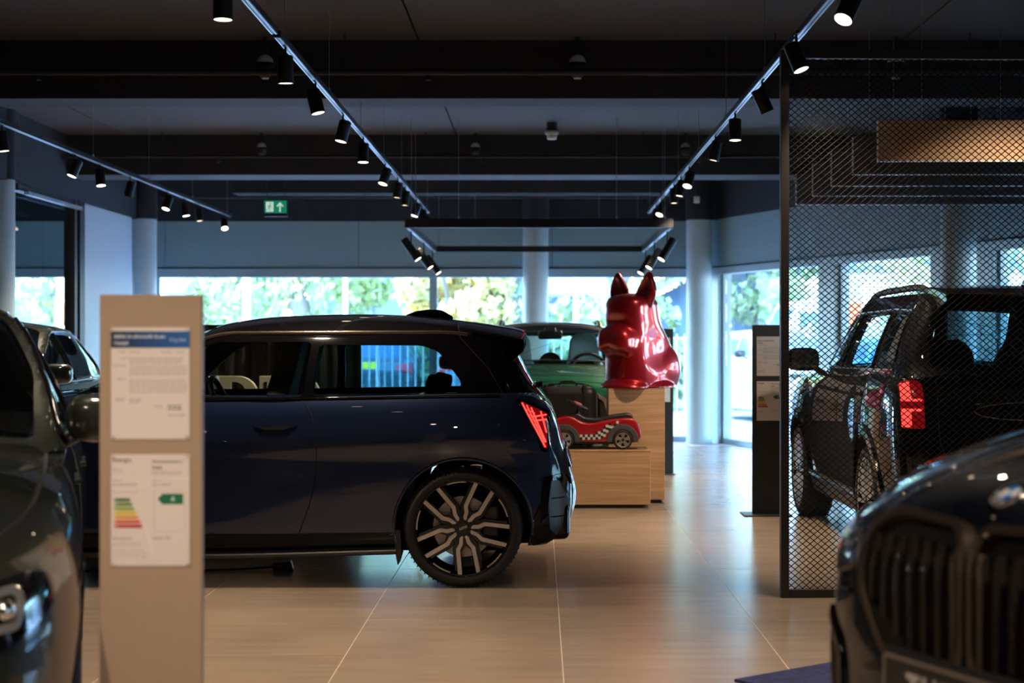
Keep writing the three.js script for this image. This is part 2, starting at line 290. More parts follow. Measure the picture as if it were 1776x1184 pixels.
  mesh('front_bar', rbox(2 * xf + .04, .09, .04, .003, 0, .045, -zf), M.trackMetal, fr); mesh('rear_bar', rbox(2 * xf + .04, .075, .04, .003, 0, .04, -zb), M.trackMetal, fr);
  for (const s of [-1, 1]) { mesh('side_bar', rbox(.04, .085, zb - zf - .04, .003, s * xf, .043, -(zf + zb) / 2), M.trackMetal, fr); mesh('conductor_strip', box(.012, .003, zb - zf - .1, s * xf, -.001, -(zf + zb) / 2), M.trackSlot, fr); }
  for (const [x, z] of [[-1.27, zf], [-.8, zf], [.77, zf], [1.25, zf], [-1.27, zb], [-.81, zb], [.76, zb], [1.25, zb], [-1.3, 18.2], [1.3, 18.2]]) mesh('suspension_wire', [bar(V(x, .08, -z), V(x, HC - 2.44, -z), .0028, 5), cyl(.01, .01, .03, 8, x, .1, -z)], M.wire, fr);
  const FL = [[17.75, 'nearest the viewer'], [19.75, 'in the middle'], [21.35, 'nearest the windows']];
  for (const [Z, w] of FL) spot(-1.315, 2.255, Z, .72, .12, `long spotlight under the hanging frame, on its blue car side, ${w}`, 'long spotlights under the hanging frame', true);
  for (const [Z, w] of FL) spot(1.315, 2.255, Z, -.62, .3, `long spotlight under the hanging frame, on its sculpture side, ${w}`, 'long spotlights under the hanging frame', true);
  for (const [p, d] of spotList) {
    const L = new THREE.SpotLight(SPOT_COLOR, SPOT_CD, 0, .82, .85, 2); L.name = 'spot_beam'; L.position.copy(p); L.target.position.copy(p).add(d); L.castShadow = true; L.shadow.radius = 1.9; scene.add(L, L.target);
  }
}

// ------------------------------------------------------------ wire screen and hanging boards on the right
{
  const W = 3.1, H = 2.8, s = thing('wire_screen', 'free-standing dark framed screen of diamond wire mesh', 'screen', [1.235, 0, -8.86], .03);
  const fw = .042;
  mesh('frame_post', rbox(fw, H, .05, .003, fw / 2, H / 2, 0), M.bronze, s); mesh('frame_post', rbox(fw, H, .05, .003, W - fw / 2, H / 2, 0), M.bronze, s);
  mesh('frame_rail', rbox(W - 2 * fw, fw, .05, .003, W / 2, H - fw / 2, 0), M.bronze, s); mesh('frame_rail', rbox(W - 2 * fw, fw, .05, .003, W / 2, fw / 2, 0), M.bronze, s);
  const x0 = fw, x1 = W - fw, y0 = fw, y1 = H - fw, pw = .0388, ph = .0325, g = [], r = .0023;
  // two families of kinked diagonal strands
  for (const d of [1, -1]) {
    const slope = d * ph / pw, w = x1 - x0;
    for (let c = y0 - (d > 0 ? w * ph / pw : 0); c < y1 + (d < 0 ? w * ph / pw : 0); c += ph) {
      let a = 0, b = w; const ya = c, yb = c + slope * w;
      if (d > 0) { if (ya < y0) a = (y0 - ya) / slope; if (yb > y1) b = (y1 - ya) / slope; } else { if (ya > y1) a = (y1 - ya) / slope; if (yb < y0) b = (y0 - ya) / slope; }
      if (b - a < .01) continue;
      g.push(bar(V(x0 + a, c + slope * a, d * .0016), V(x0 + b, c + slope * b, d * .0016), r, 4));
    }
  }
  const m = mesh('wire_mesh', g, phy({ color: lin(.009, .008, .0075), roughness: .8, specularIntensity: .3 }), s); m.userData.kind = 'stuff';
  mesh('foot_plate', rbox(.12, .012, .3, .003, W - .06, .006, .0), M.bronze, s);
}
{
  const names = ['pale oak hanging ceiling board, the one in front of the stepped row', 'dark hanging ceiling board just behind the oak one, bright along its edge', 'dark hanging ceiling board, third in the stepped row', 'dark hanging ceiling board, fourth in the stepped row', 'dark hanging ceiling board, lowest in the picture and last of the stepped row'];
  const darkWood = std({ color: lin(.085, .07, .066), roughness: .6 }), edge = std({ color: lin(.7, .74, .78), roughness: .4 });
  names.forEach((n, i) => {
    const b = thing('hanging_board', n, 'ceiling board', [2.07, 2.41, -(10.58 + i * .84)], 0, undefined), w = 2.0, h = .247;
    mesh('board_face', i ? rbox(w, h, .03, .002, w / 2 + .004, h / 2 + .004, 0) : rbox(w, h, .03, .002, w / 2 + .004, h / 2 + .004, 0), i ? darkWood : M.oak, b);
    mesh('edge_strip', [box(.006, h, .034, .001, h / 2, 0), box(w, .006, .034, w / 2, .001, 0)], edge, b);
    for (const x of [.27, 1.2, 1.85]) mesh('suspension_wire', [bar(V(x, h, 0), V(x, HC - 2.41, 0), .0025, 5), cyl(.007, .007, .03, 8, x, h + .014, 0)], M.wire, b);
  });
}
// ------------------------------------------------------------ car building kit
// car axes: +x runs from the front axle to the rear, y up, +z is the driver's left side
function curve(tab) {                                          // monotone cubic through [x, y] rows
  const n = tab.length, x = tab.map((p) => p[0]), y = tab.map((p) => p[1]), d = [], m = [];
  for (let i = 0; i < n - 1; i++) d[i] = (y[i + 1] - y[i]) / (x[i + 1] - x[i]);
  m[0] = d[0]; m[n - 1] = d[n - 2];
  for (let i = 1; i < n - 1; i++) m[i] = d[i - 1] * d[i] <= 0 ? 0 : 3 * (x[i + 1] - x[i - 1]) / ((2 * x[i + 1] - x[i] - x[i - 1]) / d[i - 1] + (x[i + 1] + x[i] - 2 * x[i - 1]) / d[i]);
  return (t) => {
    if (t <= x[0]) return y[0]; if (t >= x[n - 1]) return y[n - 1];
    let i = 0; while (t > x[i + 1]) i++;
    const h = x[i + 1] - x[i], s = (t - x[i]) / h, a = s * s * (3 - 2 * s);
    return y[i] * (1 - a) + y[i + 1] * a + h * (m[i] * s * (1 - s) * (1 - s) - m[i + 1] * s * s * (1 - s));
  };
}
function loft(rings, crease = .55) {                           // rings: [x, [[y, z] ... half section from bottom centre to top centre]]
  const P = [], idx = [], n = rings[0][1].length, full = 2 * n - 2;
  for (const [x, half] of rings) { for (const [y, z] of half) P.push(x, y, z); for (let i = n - 2; i > 0; i--) P.push(x, half[i][0], -half[i][1]); }
  for (let r = 0; r + 1 < rings.length; r++) for (let i = 0; i < full; i++) { const a = r * full + i, b = r * full + (i + 1) % full, c = a + full, d = b + full; idx.push(a, b, c, b, d, c); }
  for (const [r, flip] of [[0, true], [rings.length - 1, false]]) {
    const half = rings[r][1], c = P.length / 3; P.push(rings[r][0], (half[0][0] + half[n - 1][0]) / 2, 0);
    for (let i = 0; i < full; i++) { const a = r * full + i, b = r * full + (i + 1) % full; flip ? idx.push(c, b, a) : idx.push(c, a, b); }
  }
  let g = new THREE.BufferGeometry(); g.setAttribute('position', new THREE.Float32BufferAttribute(P, 3)); g.setIndex(idx);
  let vol = 0; for (let i = 0; i < idx.length; i += 3) { const [a, b, c] = [0, 1, 2].map((k) => V(P[idx[i + k] * 3], P[idx[i + k] * 3 + 1], P[idx[i + k] * 3 + 2])); vol += a.dot(b.cross(c)); }
  if (vol < 0) { for (let i = 0; i < idx.length; i += 3) { const t = idx[i]; idx[i] = idx[i + 1]; idx[i + 1] = t; } g.setIndex(idx); }
  g = toCreasedNormals(g, crease);
  g.setAttribute('uv', new THREE.Float32BufferAttribute(new Float32Array(g.attributes.position.count * 2), 2));
  return g;
}
const smooth = (pts, n) => { const c = new THREE.CatmullRomCurve3(pts.map(([y, z]) => V(y, z, 0)), false, 'centripetal'); return c.getSpacedPoints(n).map((p) => [p.x, Math.max(0, p.y)]); };
const stationsOf = (a, b, r, step, extra = []) => {
  const s = []; for (let i = 0; i <= 6; i++) { const q = i / 6 * Math.PI / 2; s.push(a + r * (1 - Math.cos(q)), b - r * (1 - Math.cos(q))); }
  for (let t = a + r; t < b - r; t += step) s.push(t);
  return [...s, ...extra].sort((p, q) => p - q).filter((v, i, l) => !i || v - l[i - 1] > .0015);
};
const PROF = [[0, .93], [.05, .955], [.14, .968], [.3, .985], [.5, .998], [.66, 1], [.8, .99], [.9, .972], [.97, .95], [1, .925]];
function bodySolid(S) {
  const yb = curve(S.yb), ysh = curve(S.ysh), yc = curve(S.yc), W = curve(S.W), r = S.round ?? .05, [u0, u1] = S.ends;
  const prof = S.prof ?? PROF;
  const rings = stationsOf(u0, u1, r, .055, S.extra).map((u) => {
    const e0 = Math.max(0, 1 - (u - u0) / r), e1 = Math.max(0, 1 - (u1 - u) / r), e = Math.max(e0, e1), inset = r * (1 - Math.sqrt(Math.max(0, 1 - e * e)));
    const b = yb(u) + inset, c = yc(u) - inset, w = W(u) - inset, s = Math.min(ysh(u) - inset, c - .004);
    const pts = [[b, 0], [b, w * .45], [b, w * .8], [b, w * .9]];
    for (const [t, k] of prof) pts.push([b + .012 + t * (s - b - .012), w * k]);
    const wd = w * prof[prof.length - 1][1];
    for (const k of [.955, .88, .78, .62, .45, .25, .1, 0]) pts.push([s + (c - s) * (1 - Math.pow(k, S.crown ?? 2.2)), wd * k]);
    return [u, smooth(pts, 46)];
  });
  return loft(rings);
}
function domeSolid(D, inset = 0) {
  const yr = curve(D.yr), yc = curve(D.yc), Wb = curve(D.Wb), Wr = curve(D.Wr), [u0, u1] = D.ends, y0 = curve(D.y0);
  const rings = stationsOf(u0 + (inset ? .01 : 0), u1 - inset, .004, .05, D.extra).map((u) => {
    const base = y0(u) - (inset ? .05 : 0), c = Math.max(yc(u) - inset * 1.1, base + .012), e = Math.min(Math.max(yr(u) - inset * .8, base + .006), c - .002), a = Wb(u) - inset, b = Wr(u) - inset;
    const pts = [[base, 0], [base, a * .5], [base, a * .97]];
    for (let t = 0; t <= 1.001; t += .125) pts.push([base + t * (e - base), a + (b - a) * t + .022 * Math.sin(Math.PI * t) * Math.min(1, (e - base) * 4)]);
    for (const k of [.97, .92, .84, .72, .55, .35, .15, 0]) pts.push([e + (c - e) * (1 - Math.pow(k, 2.6)), b * k]);
    return [u, smooth(pts, 48)];
  });
  return loft(rings, .6);
}
const ev = new Evaluator(); ev.useGroups = true;
const brush = (g, m) => { const b = new Brush(g, m); b.updateMatrixWorld(true); return b; };
const cut = (a, b) => { const r = ev.evaluate(a, b, SUBTRACTION); r.updateMatrixWorld(true); return r; };
const side2 = (poly, r) => extrude(roundPoly(poly, r), 4, 0, 1, 6).translate(0, 0, -2);

// shells laid on a surface
const tess = new TessellateModifier(.04, 8);
class Skin {
  constructor(...gs) { this.g = merge(gs.map(clean)); this.bvh = new MeshBVH(this.g); this.mesh = new THREE.Mesh(this.g, new THREE.MeshBasicMaterial({ side: THREE.DoubleSide })); }
  hit(dir, a, b) {
    const o = { side: [V(a, b, 6), V(0, 0, -1)], front: [V(-8, b, a), V(1, 0, 0)], rear: [V(12, b, a), V(-1, 0, 0)], top: [V(a, 6, b), V(0, -1, 0)] }[dir];
    const ray = new THREE.Ray(o[0], o[1]), h = this.bvh.raycastFirst(ray, THREE.DoubleSide);
    if (h) {
      const { a: i, b: j, c: k } = h.face, p = this.g.attributes.position, nn = this.g.attributes.normal, A = V(0, 0, 0).fromBufferAttribute(p, i), B = V(0, 0, 0).fromBufferAttribute(p, j), C = V(0, 0, 0).fromBufferAttribute(p, k);
      const bc = THREE.Triangle.getBarycoord(h.point, A, B, C, V(0, 0, 0)); let n;
      if (bc) n = V(0, 0, 0).addScaledVector(V(0, 0, 0).fromBufferAttribute(nn, i), bc.x).addScaledVector(V(0, 0, 0).fromBufferAttribute(nn, j), bc.y).addScaledVector(V(0, 0, 0).fromBufferAttribute(nn, k), bc.z).normalize(); else n = h.face.normal.clone();
      if (n.dot(o[1]) > 0) n.negate();
      return { p: h.point.clone(), n };
    }
    // past the outline: take the nearest place that the surface does reach
    for (let s = .01; s < .4; s += .012) for (let q = 0; q < 12; q++) {
      const r2 = ray.clone(), da = s * Math.cos(q * Math.PI / 6), db = s * Math.sin(q * Math.PI / 6);
      r2.origin.add(dir === 'side' ? V(da, db, 0) : dir === 'top' ? V(da, 0, db) : V(0, db, da));
      const h2 = this.bvh.raycastFirst(r2, THREE.DoubleSide); if (h2) return { p: h2.point.clone(), n: o[1].clone().negate() };
    }
    return { p: o[0].clone(), n: o[1].clone().negate() };
  }
  shell(dir, shape, out = .006, deep = .012, edge = .04, flat = 0) { // a plate of the given outline that follows the surface
    tess.maxEdgeLength = edge;
    let g = new THREE.ShapeGeometry(shape, 10); g.deleteAttribute('normal'); g.deleteAttribute('uv'); g = g.toNonIndexed(); g = tess.modify(g); for (const k of Object.keys(g.attributes)) if (k !== 'position') g.deleteAttribute(k); g = mergeVertices(g, 1e-5);
    const p = g.attributes.position, n = p.count, T = [], N = [], L = [], ix = [...g.index.array], uv = [];
    const bb = new THREE.Box3().setFromBufferAttribute(p);
    for (let i = 0; i < n; i++) {
      const h = this.hit(dir, p.getX(i), p.getY(i));
      T.push(h.p.clone().addScaledVector(h.n, out)); L.push(h.p.clone().addScaledVector(h.n, -deep)); N.push(h.n);
      uv.push((p.getX(i) - bb.min.x) / (bb.max.x - bb.min.x), (p.getY(i) - bb.min.y) / (bb.max.y - bb.min.y));
    }
    const use = new Map(), key = (a, b) => a < b ? a + '_' + b : b + '_' + a;
    for (let i = 0; i < ix.length; i += 3) for (const [a, b] of [[ix[i], ix[i + 1]], [ix[i + 1], ix[i + 2]], [ix[i + 2], ix[i]]]) { const k = key(a, b); use.has(k) ? use.set(k, null) : use.set(k, [a, b]); }
    const pos = [], nor = [], uvs = [];
    const e1 = T[ix[1]].clone().sub(T[ix[0]]), e2 = T[ix[2]].clone().sub(T[ix[0]]); let vote = 0;
    for (let i = 0; i < ix.length; i += 3) { const c = T[ix[i + 1]].clone().sub(T[ix[i]]).cross(T[ix[i + 2]].clone().sub(T[ix[i]])); vote += Math.sign(c.dot(N[ix[i]])); }
    const fl = vote < 0;
    for (let i = 0; i < ix.length; i += 3) for (const k of fl ? [0, 2, 1] : [0, 1, 2]) { const v = ix[i + k]; pos.push(...T[v].toArray()); nor.push(...N[v].toArray()); uvs.push(uv[2 * v], uv[2 * v + 1]); }
    for (const e of use.values()) if (e) {
      let [a, b] = e; if (fl) [a, b] = [b, a];
      const q = [T[a], L[a], T[b], T[b], L[a], L[b]], nn = L[a].clone().sub(T[a]).cross(T[b].clone().sub(T[a])).normalize();
      for (const v of q) { pos.push(...v.toArray()); nor.push(...nn.toArray()); uvs.push(0, 0); }
    }
    const o = new THREE.BufferGeometry(); o.setAttribute('position', new THREE.Float32BufferAttribute(pos, 3)); o.setAttribute('normal', new THREE.Float32BufferAttribute(nor, 3)); o.setAttribute('uv', new THREE.Float32BufferAttribute(uvs, 2));
    return o;
  }
  line(dir, pts, r = .003, off = 0, step = .03, n = 5) {          // a thin round strip along the surface
    const q = []; for (let i = 0; i + 1 < pts.length; i++) { const [a, b] = [pts[i], pts[i + 1]], k = Math.max(1, Math.ceil(Math.hypot(b[0] - a[0], b[1] - a[1]) / step)); for (let j = 0; j < k; j++) q.push([a[0] + (b[0] - a[0]) * j / k, a[1] + (b[1] - a[1]) * j / k]); } q.push(pts[pts.length - 1]);
    const P = q.map(([a, b]) => { const h = this.hit(dir, a, b); return h.p.addScaledVector(h.n, off); });
    return new THREE.TubeGeometry(new THREE.CatmullRomCurve3(P, false, 'centripetal'), Math.max(8, P.length * 2), r, n);
  }
}
const spline2 = (pts, n = 30) => new THREE.CatmullRomCurve3(pts.map(([a, b]) => V(a, b, 0)), false, 'centripetal').getPoints(n).map((p) => [p.x, p.y]);
function flipZ(g) { const o = clean(Array.isArray(g) ? merge(g) : g).clone(); const p = o.attributes.position.array, n = o.attributes.normal.array, u = o.attributes.uv.array; for (let i = 2; i < p.length; i += 3) { p[i] *= -1; n[i] *= -1; } for (let i = 0; i < p.length; i += 9) for (const [arr, s, base] of [[p, 3, i], [n, 3, i], [u, 2, i / 3 * 2]]) for (let k = 0; k < s; k++) { const t = arr[base + s + k]; arr[base + s + k] = arr[base + 2 * s + k]; arr[base + 2 * s + k] = t; } return o; }
const both = (name, g, m, parent) => [mesh(name, g, m, parent), mesh(name, flipZ(g), m, parent)];

// wheels: outer face towards +z, centre at the origin
function makeWheel(o) {                                       // { R, rim, width, style, face, text }
  const w = new THREE.Group(); w.name = 'wheel'; const h = o.width / 2, R = o.R, rr = o.rim;
  const prof = [[rr - .012, -h * .86], [rr + .004, -h * .95], [rr + (R - rr) * .45, -h], [R - .02, -h * .9], [R - .004, -h * .72], [R, -h * .4], [R, h * .4], [R - .004, h * .72], [R - .02, h * .9], [rr + (R - rr) * .45, h], [rr + .004, h * .95], [rr - .012, h * .86]];
  const lathe = (p, n = 64) => new THREE.LatheGeometry(p.map(([a, b]) => new THREE.Vector2(a, b)), n).rotateX(Math.PI / 2);
  mesh('tyre', lathe(prof, 72), M.rubber, w);
  const tread = []; for (let i = 0; i < 72; i++) tread.push(box(.006, .006, o.width * .86).translate(0, R - .0015, 0).rotateZ(i / 72 * Math.PI * 2)); mesh('tread', tread, M.chassis, w).userData.kind = 'stuff';
  mesh('rim_barrel', lathe([[rr - .012, -h * .86], [rr - .03, -h * .8], [rr - .045, 0], [rr - .04, h * .55], [rr - .018, h * .8], [rr - .006, h * .9], [rr - .002, h * .86]], 64), M.gloss, w);
  mesh('rim_lip', new THREE.TorusGeometry(rr - .004, .005, 8, 72).translate(0, 0, h * .9), o.style === 'forked' ? M.gloss : o.face, w);
  mesh('brake_disc', [cyl(rr * .62, rr * .62, .022, 40).rotateX(Math.PI / 2).translate(0, 0, h * .1), cyl(rr * .3, rr * .3, .06, 30).rotateX(Math.PI / 2).translate(0, 0, h * .2)], M.brakeDisc, w);
  mesh('brake_caliper', rbox(.1, .18, .07, .02, rr * .55, .03, h * .12), M.satin, w);
  mesh('hub', [cyl(.075, .085, .05, 30).rotateX(Math.PI / 2).translate(0, 0, h * .55), cyl(rr * .28, rr * .34, .03, 30).rotateX(Math.PI / 2).translate(0, 0, h * .45)], M.gloss, w);
  const zf = h * .72, n = o.style === 'forked' ? 5 : o.style === 'five' ? 5 : 10;
  for (let i = 0; i < n; i++) {
    const a = (o.phase ?? 62 * Math.PI / 180) + i * 2 * Math.PI / n; let g;
    if (o.style === 'forked') {
      const k = rr / .258, arm = (s) => roundPoly([[.046 * k, s * .004], [.062 * k, s * .009], [.083 * k, s * .011], [.112 * k, s * .031], [.247 * k, s * .040], [.247 * k, s * .060], [.106 * k, s * .051], [.078 * k, s * .030], [.05 * k, s * .024], [.042 * k, s * .012]], .005);
      g = [1, -1].map((s) => extrude(arm(s), .012, .0015, 1, 4));
      const back = extrude(roundPoly([[.05 * k, -.04], [.1 * k, -.066], [.25 * k, -.076], [.25 * k, -.036], [.12 * k, -.03], [.09 * k, 0], [.12 * k, .03], [.25 * k, .036], [.25 * k, .076], [.1 * k, .066], [.05 * k, .04]], .008), .03, .003, 1, 4).translate(0, 0, -.034);
      mesh('spoke_back', back.rotateZ(a).translate(0, 0, zf), M.gloss, w);
      const arc = new THREE.Shape(); arc.absarc(0, 0, rr - .008, .42, .84, false); arc.absarc(0, 0, rr - .02, .84, .42, true); mesh('rim_segment', extrude(arc, .008, .001, 1, 16).rotateZ(a).translate(0, 0, zf + .004), o.face, w);
    } else if (o.style === 'five') g = [extrude(roundPoly([[.03, -.03], [rr * .4, -.034], [rr - .01, -.05], [rr - .01, .05], [rr * .4, .034], [.03, .03]], .01), .03, .004, 1, 4)];
    else g = [1, -1].map((s) => extrude(roundPoly([[.04, s * .004], [rr * .5, s * .014], [rr - .01, s * .034], [rr - .012, s * .054], [rr * .5, s * .03], [.04, s * .02]], .004), .02, .003, 1, 4));
    mesh('spoke', merge(g.map(clean)).rotateZ(a).translate(0, 0, zf), o.face, w);
  }
  const cap = []; for (let i = 0; i < 5; i++) { const a = 1.63 + i * Math.PI * .4; cap.push(new THREE.TorusGeometry(.0115, .0028, 6, 16).translate(.056 * Math.cos(a), .056 * Math.sin(a), zf + .01)); }
  mesh('wheel_bolts', cap, M.satin, w).userData.kind = 'stuff';
  mesh('hub_cap', [cyl(.031, .033, .016, 28).rotateX(Math.PI / 2).translate(0, 0, zf + .008), new THREE.TorusGeometry(.0315, .0022, 8, 30).translate(0, 0, zf + .016)], M.satin, w);
  if (o.text) {
    mesh('cap_lettering', new TextGeometry(o.text, { font, size: .0135, depth: .001, curveSegments: 3 }).translate(-.021, -.0065, zf + .016).rotateZ(.4), M.aluminium, w);
    const L = []; [...'MICHELIN'].forEach((ch, i) => { const g = new TextGeometry(ch, { font, size: .021, depth: .0012, curveSegments: 3 }); g.computeBoundingBox(); const cx = (g.boundingBox.min.x + g.boundingBox.max.x) / 2; L.push(g.translate(-cx, (rr + R) / 2 - .0105, h * .985).rotateZ(.62 - i * .072)); });
    mesh('tyre_lettering', L, std({ color: lin(.05, .05, .05), roughness: .6 }), w);
  }
  return w;
}
function placeWheels(car, w, wb, half, R, steer = 0) {
  for (const [x, s] of [[0, 1], [wb, 1], [0, -1], [wb, -1]]) { const c = w.clone(); c.name = 'wheel'; c.position.set(x, R, s * half); c.rotation.y = (s < 0 ? Math.PI : 0) + (x === 0 ? steer : 0); car.add(c); }
}
function seat(parent, x, y, z, m, scale = 1, mid = M.interior) {  // facing -x
  const s = group('seat', parent); s.position.set(x, y, z); s.scale.setScalar(scale);
  const outline = roundPoly([[-.26, 0], [-.27, .3], [-.22, .5], [-.15, .62], [-.135, .84], [-.09, .9], [.09, .9], [.135, .84], [.15, .62], [.22, .5], [.27, .3], [.26, 0]], .06);
  mesh('backrest', extrude(outline, .07, .03, 3, 8).rotateY(-Math.PI / 2).translate(.03, 0, 0).rotateZ(-.24).translate(.24, .12, 0), m, s);
  mesh('seat_insert', extrude(roundPoly([[-.12, .47], [-.1, .6], [.1, .6], [.12, .47], [.06, .44], [-.06, .44]], .02), .01, .004, 1, 6).rotateY(-Math.PI / 2).translate(-.062, 0, 0).rotateZ(-.24).translate(.24, .12, 0), mid, s);
  mesh('seat_cushion', rbox(.5, .16, .5, .05, 0, .06, 0, 3), m, s);
  return s;
}
function mirrorGeo(w, h, d) { const g = new THREE.SphereGeometry(.5, 28, 20), p = g.attributes.position; for (let i = 0; i < p.count; i++) { const q = V(p.getX(i), p.getY(i), p.getZ(i)), f = (t) => Math.sign(t) * Math.pow(Math.abs(t * 2), .62) / 2; p.setXYZ(i, f(q.x) * d * (q.x < 0 ? 1 : .5), f(q.y) * h, f(q.z) * w); } g.computeVertexNormals(); return g; }
// ------------------------------------------------------------ the cars
const glassTint = (r, g, b) => phy({ color: lin(r, g, b), roughness: 0, transmission: 1, thickness: 0, ior: 1.5 });
const paintOf = (r, g, b, o = {}) => phy({ color: lin(r, g, b), roughness: .45, metalness: .2, specularIntensity: .3, clearcoat: 1, clearcoatRoughness: .015, ...o });
const redLens = phy({ color: lin(.16, .004, .006), roughness: .15, clearcoat: 1, emissive: lin(.35, .004, .008), emissiveIntensity: .45 });
const redBar = std({ color: lin(.5, .02, .02), emissive: lin(1, .06, .045), emissiveIntensity: 1.9 });

function makeCar(S) {
  const t = thing(S.name, S.label, 'car', S.pos, S.turn, S.group);
  // body with wheel wells and a hollow cabin
  let b = brush(bodySolid(S.body), S.paint);
  const well = (x, s) => brush(new THREE.CylinderGeometry(S.arch, S.arch, .62, 56).rotateX(Math.PI / 2).translate(x, S.R, s * (S.half + .03)), M.chassis);
  for (const [x, s] of [[0, 1], [0, -1], [S.wb, 1], [S.wb, -1]]) b = cut(b, well(x, s));
  if (S.cabin) { const [a, c, hw, y] = S.cabin; b = cut(b, brush(new RoundedBoxGeometry(c - a, 1.4, hw * 2, 3, .06).translate((a + c) / 2, y + .7, 0), M.interior)); }
  const body = mesh('body', b.geometry, b.material, t);
  const skin = new Skin(b.geometry);
  // greenhouse: thin shell with window openings
  const outer = domeSolid(S.dome), D = new Skin(outer);
  let d = cut(brush(outer, S.roof), brush(domeSolid(S.dome, .035), M.interior));
  const holes = [...S.sideWindows.map(([p, r]) => side2(p, r ?? .03))];
  if (S.windscreen) holes.push(new THREE.ExtrudeGeometry(roundPoly(S.windscreen, .06), { depth: 2, bevelEnabled: false, curveSegments: 6 }).rotateX(Math.PI / 2).translate(0, 2.6, 0));
  if (S.rearWindow) holes.push(new THREE.ExtrudeGeometry(roundPoly(S.rearWindow, .05), { depth: .62, bevelEnabled: false, curveSegments: 6 }).applyMatrix4(new THREE.Matrix4().makeBasis(V(0, 0, 1), V(0, 1, 0), V(-1, 0, 0))).translate(S.dome.ends[1] + .06, 0, 0));
  for (const h of holes) d = cut(d, brush(clean(h), M.interior));
  mesh('greenhouse', d.geometry, d.material, t);
  for (const [p, r, m] of S.sideWindows) both('window_pane', D.shell('side', roundPoly(p, r ?? .03), -.006, -.004, .08), m ?? S.glass, t);
  if (S.windscreen) mesh('windscreen', D.shell('top', roundPoly(S.windscreen, .06), -.006, -.004, .08), S.screenGlass ?? S.glass, t);
  if (S.rearWindow) mesh('rear_window', D.shell('rear', roundPoly(S.rearWindow, .05), -.006, -.004, .08), S.glass, t);
  mesh('underbody', rbox(S.body.ends[1] - S.body.ends[0] - .7, .12, 1.3, .04, (S.body.ends[0] + S.body.ends[1]) / 2, S.body.yb[2][1] + .05, 0), M.chassis, t);
  if (S.wheel) placeWheels(t, S.wheel, S.wb, S.half - S.tyre / 2, S.R, S.steer ?? 0);
  for (const s of S.seats ?? []) seat(t, ...s);
  return { t, skin, D, body };
}
const seam = (c, dir, pts, r = .0032) => both('panel_gap', c.skin.line(dir, spline2(pts), r, -.001), M.chassis, c.t);
function addMirror(c, x, y, z, w, h, d, m, arm = true) {
  for (const s of [1, -1]) {
    const g = group('door_mirror', c.t); g.position.set(x, y, s * z);
    const cap = mesh('mirror_cap', mirrorGeo(w, h, d), m, g); cap.rotation.y = s * .12;
    const gl = mesh('mirror_glass', extrude(roundPoly([[-w * .42, -h * .4], [w * .42, -h * .4], [w * .42, h * .4], [-w * .42, h * .4]], h * .3), .004).rotateY(Math.PI / 2).translate(d * .25, 0, 0), M.chrome, g); gl.rotation.y = s * .12;
    if (arm) mesh('mirror_arm', bar(V(.0, -h * .3, -s * w * .25), V(-.01, -h * .62, -s * (w * .55 + .03)), .02, 10), M.satin, g);
  }
}

// ---- the blue three-door hatchback, seen from its driver's side
const bluePaint = paintOf(.010, .023, .072, { roughness: .45, metalness: .25 });
const forkFace = std({ color: lin(.6, .56, .53), roughness: .3, metalness: .7 });
const blueWheel = makeWheel({ R: .318, rim: .262, width: .225, style: 'forked', face: forkFace, text: 'MINI' });
const MINI = {
  yb: [[-.75, .24], [-.6, .2], [0, .18], [1.2, .165], [2.1, .19], [2.6, .2], [2.95, .215], [3.05, .27], [3.14, .38]],
  ysh: [[-.75, .74], [-.6, .83], [-.3, .90], [.4, 1.0], [1.15, 1.005], [2.0, 1.017], [2.75, 1.03], [2.88, 1.02], [2.95, .985], [3.015, .9], [3.045, .78], [3.1, .62], [3.14, .52]],
  yc: [[-.75, .78], [-.62, .88], [-.3, .965], [.2, 1.03], [.6, 1.06], [.9, 1.04], [2.75, 1.05], [2.9, 1.045], [2.96, 1.0], [3.02, .93], [3.05, .81], [3.105, .65], [3.14, .55]],
  prof: [[0, .93], [.05, .955], [.14, .968], [.3, .975], [.45, .98], [.58, .983], [.645, .988], [.683, .999], [.72, .9965], [.8, .988], [.9, .97], [.97, .95], [1, .925]],
  W: [[-.75, .36], [-.7, .56], [-.6, .70], [-.4, .81], [0, .868], [.5, .858], [1.3, .858], [2.0, .866], [2.55, .878], [2.75, .862], [2.88, .828], [2.98, .76], [3.05, .68], [3.1, .58], [3.14, .42]],
};
